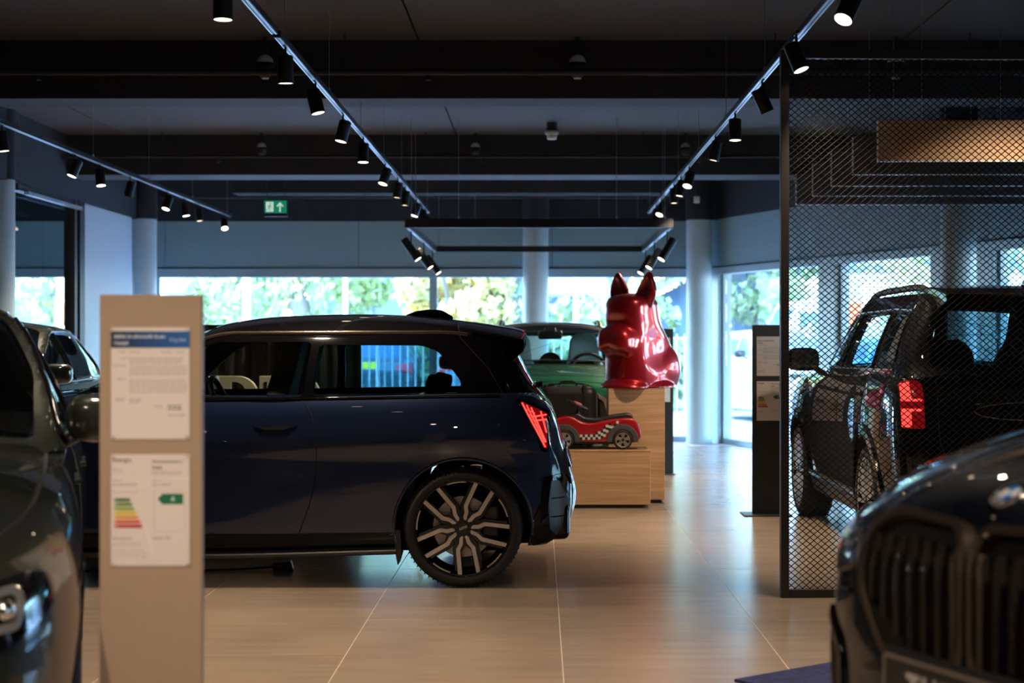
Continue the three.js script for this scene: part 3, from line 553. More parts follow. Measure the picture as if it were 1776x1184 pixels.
{
  const c = makeCar({
    name: 'hatchback', label: 'dark blue three-door hatchback with black roof and forked alloy wheels, in side view', pos: [-2.932, 0, -10.06], turn: 0,
    body: { ...MINI, ends: [-.75, 3.14], round: .05, extra: [2.9, 2.94, 2.97, 3.0, 3.02, 3.035, 3.05] }, paint: bluePaint, roof: M.gloss, glass: glassTint(.42, .60, .62), screenGlass: glassTint(.6, .72, .72),
    wb: 2.526, R: .318, arch: .362, half: .875, tyre: .225, cabin: [.75, 2.62, .66, .36], wheel: blueWheel,
    dome: {
      ends: [.36, 2.97], y0: [[.36, .98], [2.97, .985]], extra: [2.7, 2.74, 2.78, 2.82, 2.9],
      yc: [[.36, 1.03], [.5, 1.10], [.75, 1.245], [1.0, 1.365], [1.2, 1.425], [1.5, 1.458], [1.9, 1.468], [2.2, 1.46], [2.5, 1.43], [2.68, 1.402], [2.74, 1.38], [2.79, 1.30], [2.9, 1.09], [2.97, 1.0]],
      yr: [[.36, 1.01], [.6, 1.10], [.85, 1.23], [1.05, 1.315], [1.25, 1.348], [2.4, 1.352], [2.66, 1.325], [2.73, 1.29], [2.79, 1.21], [2.9, 1.04], [2.97, .992]],
      Wb: [[.36, .66], [.7, .75], [1.1, .80], [1.6, .812], [2.2, .80], [2.55, .775], [2.75, .735], [2.87, .68], [2.97, .56]],
      Wr: [[.36, .60], [1, .605], [1.6, .61], [2.3, .59], [2.6, .56], [2.8, .54], [2.97, .5]],
    },
    sideWindows: [[[[.80, 1.03], [1.03, 1.235], [1.16, 1.305], [1.695, 1.308], [1.668, 1.012], [.82, 1.012]], .035, glassTint(.8, .86, .8)], [[[1.735, 1.29], [2.29, 1.288], [2.385, 1.255], [2.515, 1.09], [2.50, 1.03], [1.715, 1.02]], .03, glassTint(.3, .5, .53)]],
    windscreen: [[.46, -.62], [.46, .62], [1.1, .53], [1.12, 0], [1.1, -.53]], rearWindow: [[-.5, 1.07], [.5, 1.07], [.44, 1.27], [-.44, 1.27]],
    seats: [[1.15, .42, .36, std({ color: lin(.02, .02, .022), roughness: .8 }), .95], [1.15, .42, -.36, std({ color: lin(.02, .02, .022), roughness: .8 }), .95], [2.0, .30, .33, M.interior, .8], [2.0, .30, -.33, M.interior, .8]],
  });
  const { t, skin, D } = c;
  const trim = std({ color: lin(.12, .095, .075), roughness: .25, metalness: .6 });
  // roof edge strip, roof seam, antenna fin, spoiler
  { const pts = []; for (let u = 1.02; u <= 2.62; u += .08) { const h = D.hit('side', u, curve([[1.0, 1.29], [1.25, 1.352], [2.4, 1.356], [2.66, 1.328]])(u)); pts.push(h.p.addScaledVector(h.n, .002)); } both('roof_edge_strip', new THREE.TubeGeometry(new THREE.CatmullRomCurve3(pts), 60, .0125, 8), trim, t); }
  const fin = extrude(roundPoly([[2.16, 1.452], [2.22, 1.475], [2.29, 1.484], [2.36, 1.482], [2.425, 1.445]], .012), .03, .012, 3, 6).translate(0, 0, -.015); mesh('roof_antenna', fin, M.gloss, t);
  { const top = curve([[2.56, 1.424], [2.7, 1.402], [2.84, 1.376], [2.852, 1.365]]), rings = [2.56, 2.62, 2.7, 2.78, 2.83, 2.846, 2.852].map((x) => { const th = x > 2.84 ? .02 : .035, a = [], b = []; for (let k = 0; k <= 12; k++) { const z = .545 * k / 12, y = top(x) - .062 * Math.pow(k / 12, 2.6); a.push([y - th, z]); b.unshift([y, z]); } return [x, [...a, ...b]]; }); mesh('roof_spoiler', loft(rings, .5), M.gloss, t); }
  both('spoiler_fin', extrude(roundPoly([[2.66, 1.33], [2.846, 1.318], [2.846, 1.29], [2.832, 1.25], [2.775, 1.19], [2.74, 1.2], [2.70, 1.27]], .012), .012, .004, 2, 6).translate(0, 0, .535), M.gloss, t);
  mesh('spoiler_stripe', box(.01, .02, .9, 2.852, 1.365, 0), redLens, t);
  both('roof_gap', D.line('side', [[2.48, 1.40], [2.49, 1.37], [2.5, 1.33], [2.66, 1.16], [2.74, 1.02]], .0022, .001), trim, t);
  // side cladding, sill, arches, gaps, handle
  both('sill', skin.shell('side', roundPoly([[.32, .17], [2.19, .19], [2.19, .292], [1.5, .282], [.33, .288]], .012), .008, .02, .05), M.sill = phy({ color: lin(.003, .003, .003), roughness: .1, specularIntensity: .3 }), t);
  both('sill_blade', tube([[.36, .172, .83], [1.2, .165, .842], [2.17, .19, .845]], .014, 40, 8), M.satin, t);
  for (const x of [0, 2.526]) { const pts = []; for (let a = -.12; a <= Math.PI + .12; a += .07) { const h = skin.hit('side', x + .37 * Math.cos(a), .318 + .37 * Math.sin(a)); pts.push(h.p.addScaledVector(h.n, .001)); } both('arch_lip', new THREE.TubeGeometry(new THREE.CatmullRomCurve3(pts), 60, .0075, 8), bluePaint, t); }
  both('mud_flap', extrude(roundPoly([[2.165, .3], [2.19, .3], [2.195, .18], [2.178, .118], [2.168, .17]], .004), .16, .002, 1).translate(0, 0, .66), M.satin, t);
  seam(c, 'side', [[1.662, 1.0], [1.70, .95], [1.728, .88], [1.742, .80], [1.745, .68], [1.735, .55], [1.70, .42], [1.652, .29]]);
  seam(c, 'side', [[.56, .98], [.50, .8], [.46, .6], [.42, .4], [.40, .30]]);
  both('belt_strip', skin.line('side', [[.55, .994], [1.2, .999], [2.0, 1.008], [2.72, 1.02]], .006, .004), M.gloss, t);
  both('door_handle', skin.shell('side', roundPoly([[1.405, .868], [1.425, .882], [1.62, .885], [1.648, .872], [1.625, .85], [1.56, .836], [1.47, .836], [1.425, .85]], .014), .004, .02, .03), bluePaint, t).forEach((h, i) => { const g = skin.shell('side', roundPoly([[1.432, .855], [1.62, .856], [1.575, .84], [1.47, .838]], .01), .0065, .004, .03); mesh('handle_recess', i ? flipZ(g) : g, M.chassis, h); });
  seam(c, 'side', [[2.60, .60], [2.70, .63], [2.80, .665], [2.89, .70]], .0022);
  // quarter crease under the belt, tail light, rear corner, bumper
  both('tail_light_surround', skin.shell('side', roundPoly([[2.80, .998], [2.84, 1.0], [2.99, .935], [2.995, .80], [2.975, .715], [2.945, .72], [2.905, .84], [2.855, .925]], .008), .003, .01, .03), M.gloss, t).forEach((o, i) => {
    const lens = skin.shell('side', roundPoly([[2.83, .985], [2.845, .985], [2.965, .925], [2.968, .85], [2.972, .735], [2.955, .74], [2.905, .87], [2.865, .935]], .006), .007, .006, .025); const m = mesh('tail_light', i ? flipZ(lens) : lens, redLens, o);
    o.userData.label = 'red lit tail light in a black surround'; void m;
  });
  { const bars = []; const ln = (a, b, r = .0035) => bars.push(skin.line('side', [a, b], r, .009)); ln([2.838, .98], [2.96, .745], .005); ln([2.885, .955], [2.963, .77], .0045); ln([2.862, .968], [2.957, .77], .004); ln([2.935, .935], [2.966, .82], .004); ln([2.885, .905], [2.965, .915], .0045); ln([2.898, .885], [2.966, .89], .0045); for (let k = 0; k < 7; k++) ln([2.86 + k * .0125, .945 - k * .026], [2.905 + k * .0085, .925 - k * .023], .002); both('light_bars', merge(bars), redBar, t); }
  both('bumper_corner', skin.shell('side', roundPoly([[2.89, .22], [2.885, .33], [2.93, .42], [2.945, .44], [2.955, .585], [3.07, .595], [3.10, .56], [3.11, .36], [3.03, .25], [2.96, .215]], .01), .007, .02, .03), M.gloss, t);
  { const vent = skin.shell('side', roundPoly([[2.99, .56], [3.035, .56], [3.085, .45], [3.09, .37], [3.02, .265], [2.985, .30], [2.975, .42]], .01), .011, .006, .03); both('air_deflector', vent, std({ color: lin(.05, .06, .08), roughness: .4 }), t); both('deflector_slot', skin.line('side', [[2.99, .465], [3.06, .465]], .004, .012), M.chassis, t); both('deflector_slot', skin.line('side', [[2.985, .365], [3.06, .365]], .004, .012), M.chassis, t); }
  mesh('bumper_skirt', rbox(.16, .2, 1.3, .04, 3.02, .33, 0), M.gloss, t);
  mesh('tailgate_ridge', skin.shell('rear', roundPoly([[-.56, .62], [.56, .62], [.58, .72], [-.58, .72]], .03), .012, .01, .05), bluePaint, t);
  mesh('wiper', [bar(V(2.925, 1.07, .0), V(2.945, 1.075, .14), .008), rbox(.05, .03, .05, .01, 2.93, 1.06, 0)], M.satin, t);
  addMirror(c, .83, 1.03, .97, .2, .14, .15, M.gloss);
  mesh('dashboard', rbox(.4, .16, 1.3, .06, .95, .9, 0), M.interior, t);
  { const s = group('steering_wheel', t); mesh('wheel_rim', new THREE.TorusGeometry(.18, .016, 10, 36).rotateY(Math.PI / 2).rotateZ(.35).translate(1.16, .93, .36), M.satin, s); mesh('steering_hub', cyl(.06, .06, .05, 20).rotateZ(Math.PI / 2 + .35).translate(1.15, .93, .36), M.satin, s); }
}

// ---- the green compact, seen from the front
const greenPaint = paintOf(.003, .13, .048, { roughness: .45, metalness: .2 });
function tallHatch(o) {                                        // an upright five-door body; widths and heights scaled by o.k
  const k = o.k, w = o.w, wb = o.wb, x = wb - 2.606;
  return {
    body: {
      ends: [-.76, 3.36 + x], round: .07, crown: 3,
      yb: [[-.76, .30], [-.6, .22], [0, .21], [1.3, .2], [2.6 + x, .21], [3.1 + x, .27], [3.36 + x, .4]],
      ysh: [[-.76, .80], [-.68, .86], [-.5, .915], [0, .975], [.5, 1.02], [1.3, 1.05], [2.6 + x, 1.065], [3.15 + x, 1.06], [3.28 + x, .99], [3.36 + x, .86]].map(([a, b]) => [a, b * k]),
      yc: [[-.76, .88], [-.7, .945], [-.6, .985], [-.3, 1.03], [.1, 1.07], [.5, 1.09], [.8, 1.08], [3.1 + x, 1.085], [3.24 + x, 1.06], [3.31 + x, 1.0], [3.36 + x, .9]].map(([a, b]) => [a, b * k]),
      W: [[-.76, .62], [-.73, .72], [-.65, .80], [-.45, .85], [0, .875], [.6, .868], [1.4, .868], [2.6 + x, .877], [3.0 + x, .86], [3.2 + x, .825], [3.3 + x, .77], [3.36 + x, .68]].map(([a, b]) => [a, b * w]),
    },
    dome: {
      ends: [.36, 3.26 + x], y0: [[.36, 1.02 * k], [3.26 + x, 1.03 * k]],
      yc: [[.36, 1.07], [.6, 1.19], [.85, 1.32], [1.1, 1.432], [1.3, 1.485], [1.7, 1.512], [2.3, 1.51], [2.8 + x, 1.488], [3.02 + x, 1.46], [3.1 + x, 1.38], [3.2 + x, 1.17], [3.26 + x, 1.06]].map(([a, b]) => [a, b * k]),
      yr: [[.36, 1.05], [.6, 1.13], [.85, 1.24], [1.1, 1.365], [1.3, 1.42], [1.7, 1.445], [2.8 + x, 1.435], [3.0 + x, 1.39], [3.1 + x, 1.28], [3.2 + x, 1.1], [3.26 + x, 1.045]].map(([a, b]) => [a, b * k]),
      Wb: [[.36, .72], [.7, .80], [1.2, .83], [2.6 + x, .825], [3.0 + x, .795], [3.2 + x, .73], [3.26 + x, .66]].map(([a, b]) => [a, b * w]),
      Wr: [[.36, .66], [.8, .64], [1.2, .63], [2.6 + x, .625], [3.0 + x, .61], [3.26 + x, .58]].map(([a, b]) => [a, b * w]),
    },
    sideWindows: [[[[.78, 1.08 * k], [1.02, 1.235 * k], [1.26, 1.355 * k], [1.52, 1.372 * k], [1.5, 1.075 * k], [.8, 1.07 * k]], .03], [[[1.58, 1.373 * k], [2.42 + x, 1.365 * k], [2.48 + x, 1.075 * k], [1.56, 1.075 * k]], .03], [[[2.54 + x, 1.355 * k], [2.82 + x, 1.335 * k], [2.98 + x, 1.18 * k], [2.95 + x, 1.085 * k], [2.56 + x, 1.078 * k]], .03]],
    windscreen: [[.42, -.66 * w], [.42, .66 * w], [1.16, .57 * w], [1.2, 0], [1.16, -.57 * w]], rearWindow: [[-.6 * w, 1.10 * k], [.6 * w, 1.10 * k], [.53 * w, 1.37 * k], [-.53 * w, 1.37 * k]],
    cabin: [.72, 2.95 + x, .68 * w, .42],
  };
}
{
  const grey = std({ color: lin(.55, .64, .66), roughness: .6 });
  const c = makeCar({
    name: 'compact_car', label: 'green compact car with dark roof facing the viewer behind the red dog sculpture', pos: [.11, 0, -15.96], turn: Math.PI / 2,
    ...tallHatch({ k: 1.0, w: 1, wb: 2.606 }), paint: greenPaint, roof: paintOf(.02, .018, .016, { roughness: .35 }), glass: glassTint(.6, .78, .8), screenGlass: glassTint(.84, .92, .9),
    wb: 2.606, R: .33, arch: .375, half: .87, tyre: .22, wheel: makeWheel({ R: .33, rim: .25, width: .22, style: 'double', face: M.aluminium }), 
    seats: [[1.34, .44, .35, grey, .92, M.chassis], [1.34, .44, -.35, grey, .92, M.chassis], [2.2, .52, .36, std({ color: lin(.05, .06, .065), roughness: .8 }), .85], [2.2, .52, -.36, std({ color: lin(.05, .06, .065), roughness: .8 }), .85]],
  });
  const { t, skin, D } = c;
  both('roof_rail', tube([[1.28, 1.44, .50], [1.4, 1.488, .495], [2.2, 1.512, .49], [2.7, 1.49, .49], [2.86, 1.435, .49]], .02, 40, 8), M.satin, t);
  mesh('header_strip', D.line('top', [[1.215, -.57], [1.235, -.3], [1.24, 0], [1.235, .3], [1.215, .57]], .006, .003), M.aluminium, t);
  mesh('interior_mirror', [rbox(.05, .085, .24, .025, 1.13, 1.375, 0, 3), rbox(.08, .05, .12, .02, 1.1, 1.425, 0)], M.satin, t);
  mesh('dashboard', rbox(.42, .14, 1.36, .06, .86, 1.0, 0, 3), M.interior, t);
  mesh('instrument_screen', cyl(.115, .115, .02, 36).rotateZ(Math.PI / 2 - .15).translate(1.04, 1.09, 0), M.gloss, t);
  for (const [z, n] of [[.37, 'steering_wheel']]) { const s = group(n, t); mesh('wheel_rim', new THREE.TorusGeometry(.18, .017, 10, 40).rotateY(Math.PI / 2).rotateZ(.32).translate(1.06, 1.02, z), M.satin, s); mesh('steering_hub', cyl(.06, .06, .05, 20).rotateZ(Math.PI / 2 + .32).translate(1.05, 1.02, z), M.satin, s); }
  mesh('wiper', [skinBar(D, [.455, -.55], [.47, .0]), skinBar(D, [.455, -.02], [.47, .55])], M.satin, t);
  // emblem: a small winged disc on the nose of the bonnet
  { const e = group('emblem', t); const y = .905, x = skin.hit('front', 0, y).p.x - .006; mesh('emblem_ring', new THREE.TorusGeometry(.034, .006, 8, 32).rotateY(Math.PI / 2).translate(x, y, 0), M.chrome, e); mesh('emblem_disc', cyl(.03, .03, .006, 28).rotateZ(Math.PI / 2).translate(x, y, 0), M.gloss, e); for (const s of [-1, 1]) mesh('emblem_wing', extrude(roundPoly([[s * .036, -.02], [s * .036, .018], [s * .085, .018], [s * .075, .006], [s * .078, .002], [s * .066, -.006], [s * .068, -.01], [s * .056, -.02]], .002), .005, .001, 1, 3).rotateY(-Math.PI / 2).translate(x + .003, y, 0), M.chrome, e); }
  both('front_gap', skin.line('front', [[0, .955], [.3, .952], [.55, .93], [.68, .89]], .003, .001), M.chassis, t);
  const oct = [[-.5, .62], [-.46, .78], [-.36, .84], [.36, .84], [.46, .78], [.5, .62], [.42, .42], [-.42, .42]];
  mesh('grille', skin.shell('front', roundPoly(oct, .03), .006, .02, .06), M.gloss, t);
  { const s = roundPoly(oct.map(([a, b]) => [a * 1.06, .63 + (b - .63) * 1.12]), .03); s.holes.push(roundPoly(oct, .03)); mesh('grille_frame', skin.shell('front', s, .016, .02, .05), M.aluminium, t); }
  both('headlight', skin.shell('front', roundPoly([[.5, .70], [.52, .84], [.6, .88], [.72, .86], [.77, .78], [.72, .70], [.6, .66]], .04), .01, .02, .04), M.gloss, t).forEach((o, i) => { const g = skin.shell('front', roundPoly([[.55, .72], [.57, .82], [.68, .82], [.71, .76], [.66, .71]], .03), .014, .004, .03); mesh('headlight_lens', i ? flipZ(g) : g, M.chrome, o); });
  addMirror(c, .86, 1.11, .98, .21, .15, .14, M.gloss);
  seam(c, 'side', [[.7, 1.02], [.62, .8], [.56, .5], [.5, .3]]); seam(c, 'side', [[1.54, 1.05], [1.56, .7], [1.54, .3]]);
}
function skinBar(D, a, b) { return D.line('top', [a, b], .007, .012); }

// ---- the black crossover behind the wire screen, seen from its rear corner
{
  const blackPaint = phy({ color: lin(.004, .004, .005), roughness: .5, metalness: 0, specularIntensity: .15, clearcoat: 1, clearcoatRoughness: .01 });
  const W = .925, c = makeCar({
    name: 'crossover', label: 'glossy black crossover with lit square tail light standing behind the wire screen', pos: [2.86, 0, -13.04], turn: -Math.PI / 2,
    body: {
      ends: [-.86, 3.57], round: .07, crown: 3,
      yb: [[-.86, .32], [-.7, .25], [0, .24], [1.3, .22], [2.69, .24], [3.3, .32], [3.57, .42]],
      ysh: [[-.86, .86], [-.76, .93], [-.5, .99], [0, 1.05], [.6, 1.10], [1.5, 1.125], [2.7, 1.135], [3.3, 1.13], [3.47, 1.06], [3.53, .98], [3.57, .80]],
      yc: [[-.86, .95], [-.76, 1.02], [-.5, 1.08], [.1, 1.13], [.5, 1.16], [.9, 1.15], [3.3, 1.15], [3.44, 1.12], [3.5, 1.06], [3.55, .98], [3.57, .85]],
      W: [[-.86, .66], [-.8, .78], [-.6, .87], [-.3, .91], [0, .925], [.5, .905], [1.4, .905], [2.3, .91], [2.69, .925], [3.1, .92], [3.35, .90], [3.48, .865], [3.54, .81], [3.57, .74]],
    },
    dome: {
      ends: [.42, 3.5], y0: [[.42, 1.08], [3.5, 1.1]], extra: [3.3, 3.34, 3.38, 3.42],
      yc: [[.42, 1.14], [.7, 1.29], [1.0, 1.46], [1.25, 1.575], [1.6, 1.64], [2.3, 1.655], [3.0, 1.63], [3.26, 1.59], [3.33, 1.54], [3.4, 1.38], [3.47, 1.18], [3.5, 1.13]],
      yr: [[.42, 1.11], [.7, 1.21], [1.0, 1.40], [1.25, 1.53], [1.5, 1.59], [3.0, 1.585], [3.24, 1.55], [3.33, 1.46], [3.4, 1.28], [3.47, 1.14], [3.5, 1.12]],
      Wb: [[.42, .76], [.8, .85], [1.2, .875], [2.7, .875], [3.2, .86], [3.4, .83], [3.5, .78]],
      Wr: [[.42, .70], [1, .67], [1.3, .655], [2.8, .65], [3.2, .66], [3.5, .66]],
    },
    paint: blackPaint, roof: blackPaint, glass: glassTint(.45, .66, .74), screenGlass: glassTint(.6, .8, .85),
    wb: 2.692, R: .35, arch: .40, half: .915, tyre: .235, cabin: [.75, 3.2, .72, .46],
    wheel: makeWheel({ R: .35, rim: .268, width: .235, style: 'double', face: M.aluminium, phase: .2 }),
    sideWindows: [[[[.86, 1.15], [1.12, 1.36], [1.3, 1.46], [1.62, 1.478], [1.6, 1.145], [.88, 1.14]], .03], [[[1.68, 1.479], [2.5, 1.478], [2.6, 1.15], [1.66, 1.146]], .03], [[[2.62, 1.475], [3.06, 1.46], [3.2, 1.2], [3.18, 1.16], [2.7, 1.155]], .03]],
    windscreen: [[.48, -.7], [.48, .7], [1.16, .62], [1.2, 0], [1.16, -.62]], rearWindow: [[-.70, 1.17], [.70, 1.17], [.62, 1.49], [-.62, 1.49]],
    seats: [[1.35, .56, .38, M.interior, 1.02], [1.35, .56, -.38, M.interior, 1.02], [2.3, .44, .4, M.interior, .85], [2.3, .44, -.4, M.interior, .85]],
  });
  const { t, skin, D } = c;
  const gold = std({ color: lin(.5, .42, .36), roughness: .25, metalness: .8 });
  both('roof_rail', tube([[1.3, 1.545, .615], [1.45, 1.605, .61], [2.2, 1.632, .60], [2.95, 1.61, .60], [3.12, 1.55, .60]], .022, 40, 8), M.satin, t);
  mesh('roof_spoiler', extrude(roundPoly([[3.08, 1.615], [3.3, 1.60], [3.52, 1.565], [3.53, 1.535], [3.32, 1.50], [3.1, 1.53]], .015), 1.22, .01, 3, 6).translate(0, 0, -.61), blackPaint, t);
  mesh('roof_antenna', extrude(roundPoly([[2.86, 1.62], [2.96, 1.675], [3.06, 1.672], [3.12, 1.60]], .012), .04, .012, 3).translate(0, 0, -.02), M.gloss, t);
  both('drip_strip', D.line('side', [[.9, 1.265], [1.15, 1.42], [1.32, 1.495], [2.6, 1.505], [3.1, 1.49]], .009, .002), M.chrome, t);
  both('belt_strip', D.line('side', [[.8, 1.135], [1.6, 1.14], [2.6, 1.145], [3.2, 1.15]], .008, .002), M.chrome, t);
  both('window_pillar', [D.line('side', [[1.64, 1.145], [1.65, 1.48]], .01, .002), D.line('side', [[2.65, 1.15], [2.56, 1.475]], .01, .002)], M.gloss, t);
  both('quarter_badge', D.shell('side', roundPoly([[2.98, 1.19], [3.19, 1.19], [3.08, 1.45], [3.0, 1.45]], .02), .008, .01, .04), std({ color: lin(.1, .1, .105), roughness: .35, metalness: .6 }), t);
  // lamps: upright lens with two bright corner brackets
  const lampPoly = [[.742, .83], [.745, 1.075], [.79, 1.09], [.852, 1.08], [.856, .83]];
  both('tail_light', skin.shell('rear', roundPoly(lampPoly, .02), .012, .03, .03), redLens, t).forEach((o, i) => {
    const bars = []; const q = (p) => bars.push(skin.shell('rear', roundPoly(p, .004), .016, .002, .03));
    q([[.805, .985], [.808, 1.075], [.846, 1.07], [.848, .985]]); q([[.755, .978], [.755, .99], [.848, .99], [.848, .978]]); q([[.755, .925], [.755, .938], [.85, .938], [.85, .925]]); q([[.808, .838], [.808, .925], [.85, .925], [.85, .838]]);
    const g = merge(bars); mesh('light_bar', i ? flipZ(g) : g, redBar, o); o.userData.label = 'red lit tail light with two corner brackets';
  });
  // oval trim line on the tailgate
  { const pts = []; for (let i = 0; i < 48; i++) { const a = i / 48 * Math.PI * 2, h = skin.hit('rear', .17 + .30 * Math.cos(a), .925 + .048 * Math.sin(a)); pts.push(h.p.addScaledVector(h.n, .004)); } mesh('tailgate_oval', new THREE.TubeGeometry(new THREE.CatmullRomCurve3(pts, true), 96, .004, 6, true), gold, t); }
  mesh('tailgate_gap', skin.line('rear', spline2([[-.66, 1.1], [-.67, .9], [-.64, .7], [-.5, .62], [.5, .62], [.64, .7], [.67, .9], [.66, 1.1]], 60), .004, -.001), M.chassis, t);
  mesh('rear_bumper', skin.shell('rear', roundPoly([[-.8, .34], [.8, .34], [.82, .5], [.7, .56], [-.7, .56], [-.82, .5]], .04), .014, .02, .06), M.satin, t);
  both('side_cladding', skin.shell('side', roundPoly([[.42, .24], [2.28, .25], [2.27, .38], [.43, .38]], .02), .012, .02, .06), M.satin, t);
  both('sill_trim', skin.line('side', [[.46, .36], [1.3, .355], [2.25, .365]], .012, .012), M.chrome, t);
  for (const x of [0, 2.692]) { const s = new THREE.Shape(); s.absarc(x, .35, .465, Math.PI + .25, -.25, true); s.absarc(x, .35, .405, -.25, Math.PI + .25, false); both('arch_cladding', skin.shell('side', s, .014, .02, .06), M.gloss, t); }
  seam(c, 'side', [[.66, 1.08], [.6, .9], [.55, .6], [.5, .4]]); seam(c, 'side', [[1.64, 1.12], [1.66, .8], [1.62, .4]]); seam(c, 'side', [[2.66, 1.12], [2.62, .98], [2.42, .8], [2.3, .5]]);
  both('door_handle', [1.36, 2.36].map((x) => skin.shell('side', roundPoly([[x, .985], [x + .2, .985], [x + .2, 1.01], [x, 1.01]], .01), .012, .01, .03)), M.gloss, t);
  addMirror(c, .86, 1.185, 1.0, .23, .165, .15, M.gloss);
  mesh('dashboard', rbox(.42, .14, 1.4, .06, .9, 1.05, 0), M.interior, t);
}

// ---- the two saloons with twin-kidney noses
const roundel = (() => {                                       // quartered disc with a dark ring and three letters
  const cv = document.createElement('canvas'); cv.width = cv.height = 256; const c = cv.getContext('2d');
  c.fillStyle = '#c8ccd2'; c.fillRect(0, 0, 256, 256); c.beginPath(); c.arc(128, 128, 124, 0, 7); c.fillStyle = '#10131a'; c.fill();
  for (let i = 0; i < 4; i++) { c.beginPath(); c.moveTo(128, 128); c.arc(128, 128, 74, i * Math.PI / 2, (i + 1) * Math.PI / 2); c.closePath(); c.fillStyle = i % 2 ? '#f4f6f8' : '#2f86d6'; c.fill(); }
  c.fillStyle = '#f2f4f6'; c.font = 'bold 46px sans-serif'; c.textAlign = 'center'; c.textBaseline = 'middle';
  [['B', -.75], ['M', 0], ['W', .75]].forEach(([l, a]) => { c.save(); c.translate(128 + 99 * Math.sin(a), 128 - 99 * Math.cos(a)); c.rotate(a); c.fillText(l, 0, 2); c.restore(); });
  const t = new THREE.CanvasTexture(cv); t.colorSpace = THREE.SRGBColorSpace; t.magFilter = THREE.LinearFilter; return std({ map: t, roughness: .2, metalness: .1 });
})();
function kidneyNose(c, K) {                                     // grilles with slats, frames, roundel, headlights, plate
  const { t, skin } = c;
  const outline = [[.022, K.y0 + .05], [.02, K.y1 - .06], [.05, K.y1 - .005], [K.w - .1, K.y1], [K.w, K.y1 - .05], [K.w + .005, K.y1 - .14], [K.w - .09, K.y0 + .03], [K.w - .16, K.y0], [.05, K.y0 + .01]];
  const cx = K.w / 2 + .01, cy = (K.y0 + K.y1) / 2, grow = (p, f, g) => p.map(([a, b]) => [Math.max(.008, cx + (a - cx) * f), cy + (b - cy) * g]);
  const inner = roundPoly(outline, .05);
  both('kidney_grille', skin.shell('front', inner, .002, .02, .04), M.chassis, t).forEach((o, i) => {
    for (let k = 0; k < K.n; k++) {
      const a = .045 + (K.w - .075) * k / (K.n - 1), lean = .012 * (k / K.n), top = K.y1 - .035 - .02 * Math.abs(k / K.n - .4), bot = K.y0 + .03 + .11 * Math.max(0, (a - K.w * .55) / (K.w * .45));
      const g = skin.shell('front', roundPoly([[a - .007 - lean, bot], [a + .007 - lean, bot], [a + .009, top], [a - .009, top]], .005), .03, .006, .05);
      mesh('grille_slat', i ? flipZ(g) : g, M.slat ??= phy({ color: lin(.05, .041, .035), roughness: .25, metalness: .6, clearcoat: 1 }), o);
    }
    const s = roundPoly(grow(outline, 1.10, 1.10), .055); s.holes.push(inner); const g = skin.shell('front', s, .034, .01, .035);
    mesh('grille_frame', i ? flipZ(g) : g, M.kidney ??= phy({ color: lin(.13, .10, .08), roughness: .32, metalness: .8, clearcoat: .6 }), o);
  });
  { const h = skin.hit('top', K.ru, 0), e = group('emblem', t), q = new THREE.Quaternion().setFromUnitVectors(V(0, 0, 1), h.n); 
    const g = new THREE.CircleGeometry(.041, 40).rotateZ(Math.PI / 2).applyQuaternion(q), p = h.p.clone().addScaledVector(h.n, .007); mesh('emblem_disc', g.translate(p.x, p.y, p.z), roundel, e);
    const r = new THREE.LatheGeometry([[0, -.004], [.044, -.004], [.0445, .004], [.0425, .0075], [.041, .0066], [0, .0055]].map(([a, b]) => new THREE.Vector2(a, b)), 40).rotateX(Math.PI / 2).applyQuaternion(q); mesh('emblem_rim', r.translate(h.p.x, h.p.y, h.p.z), M.chrome, e); }
}
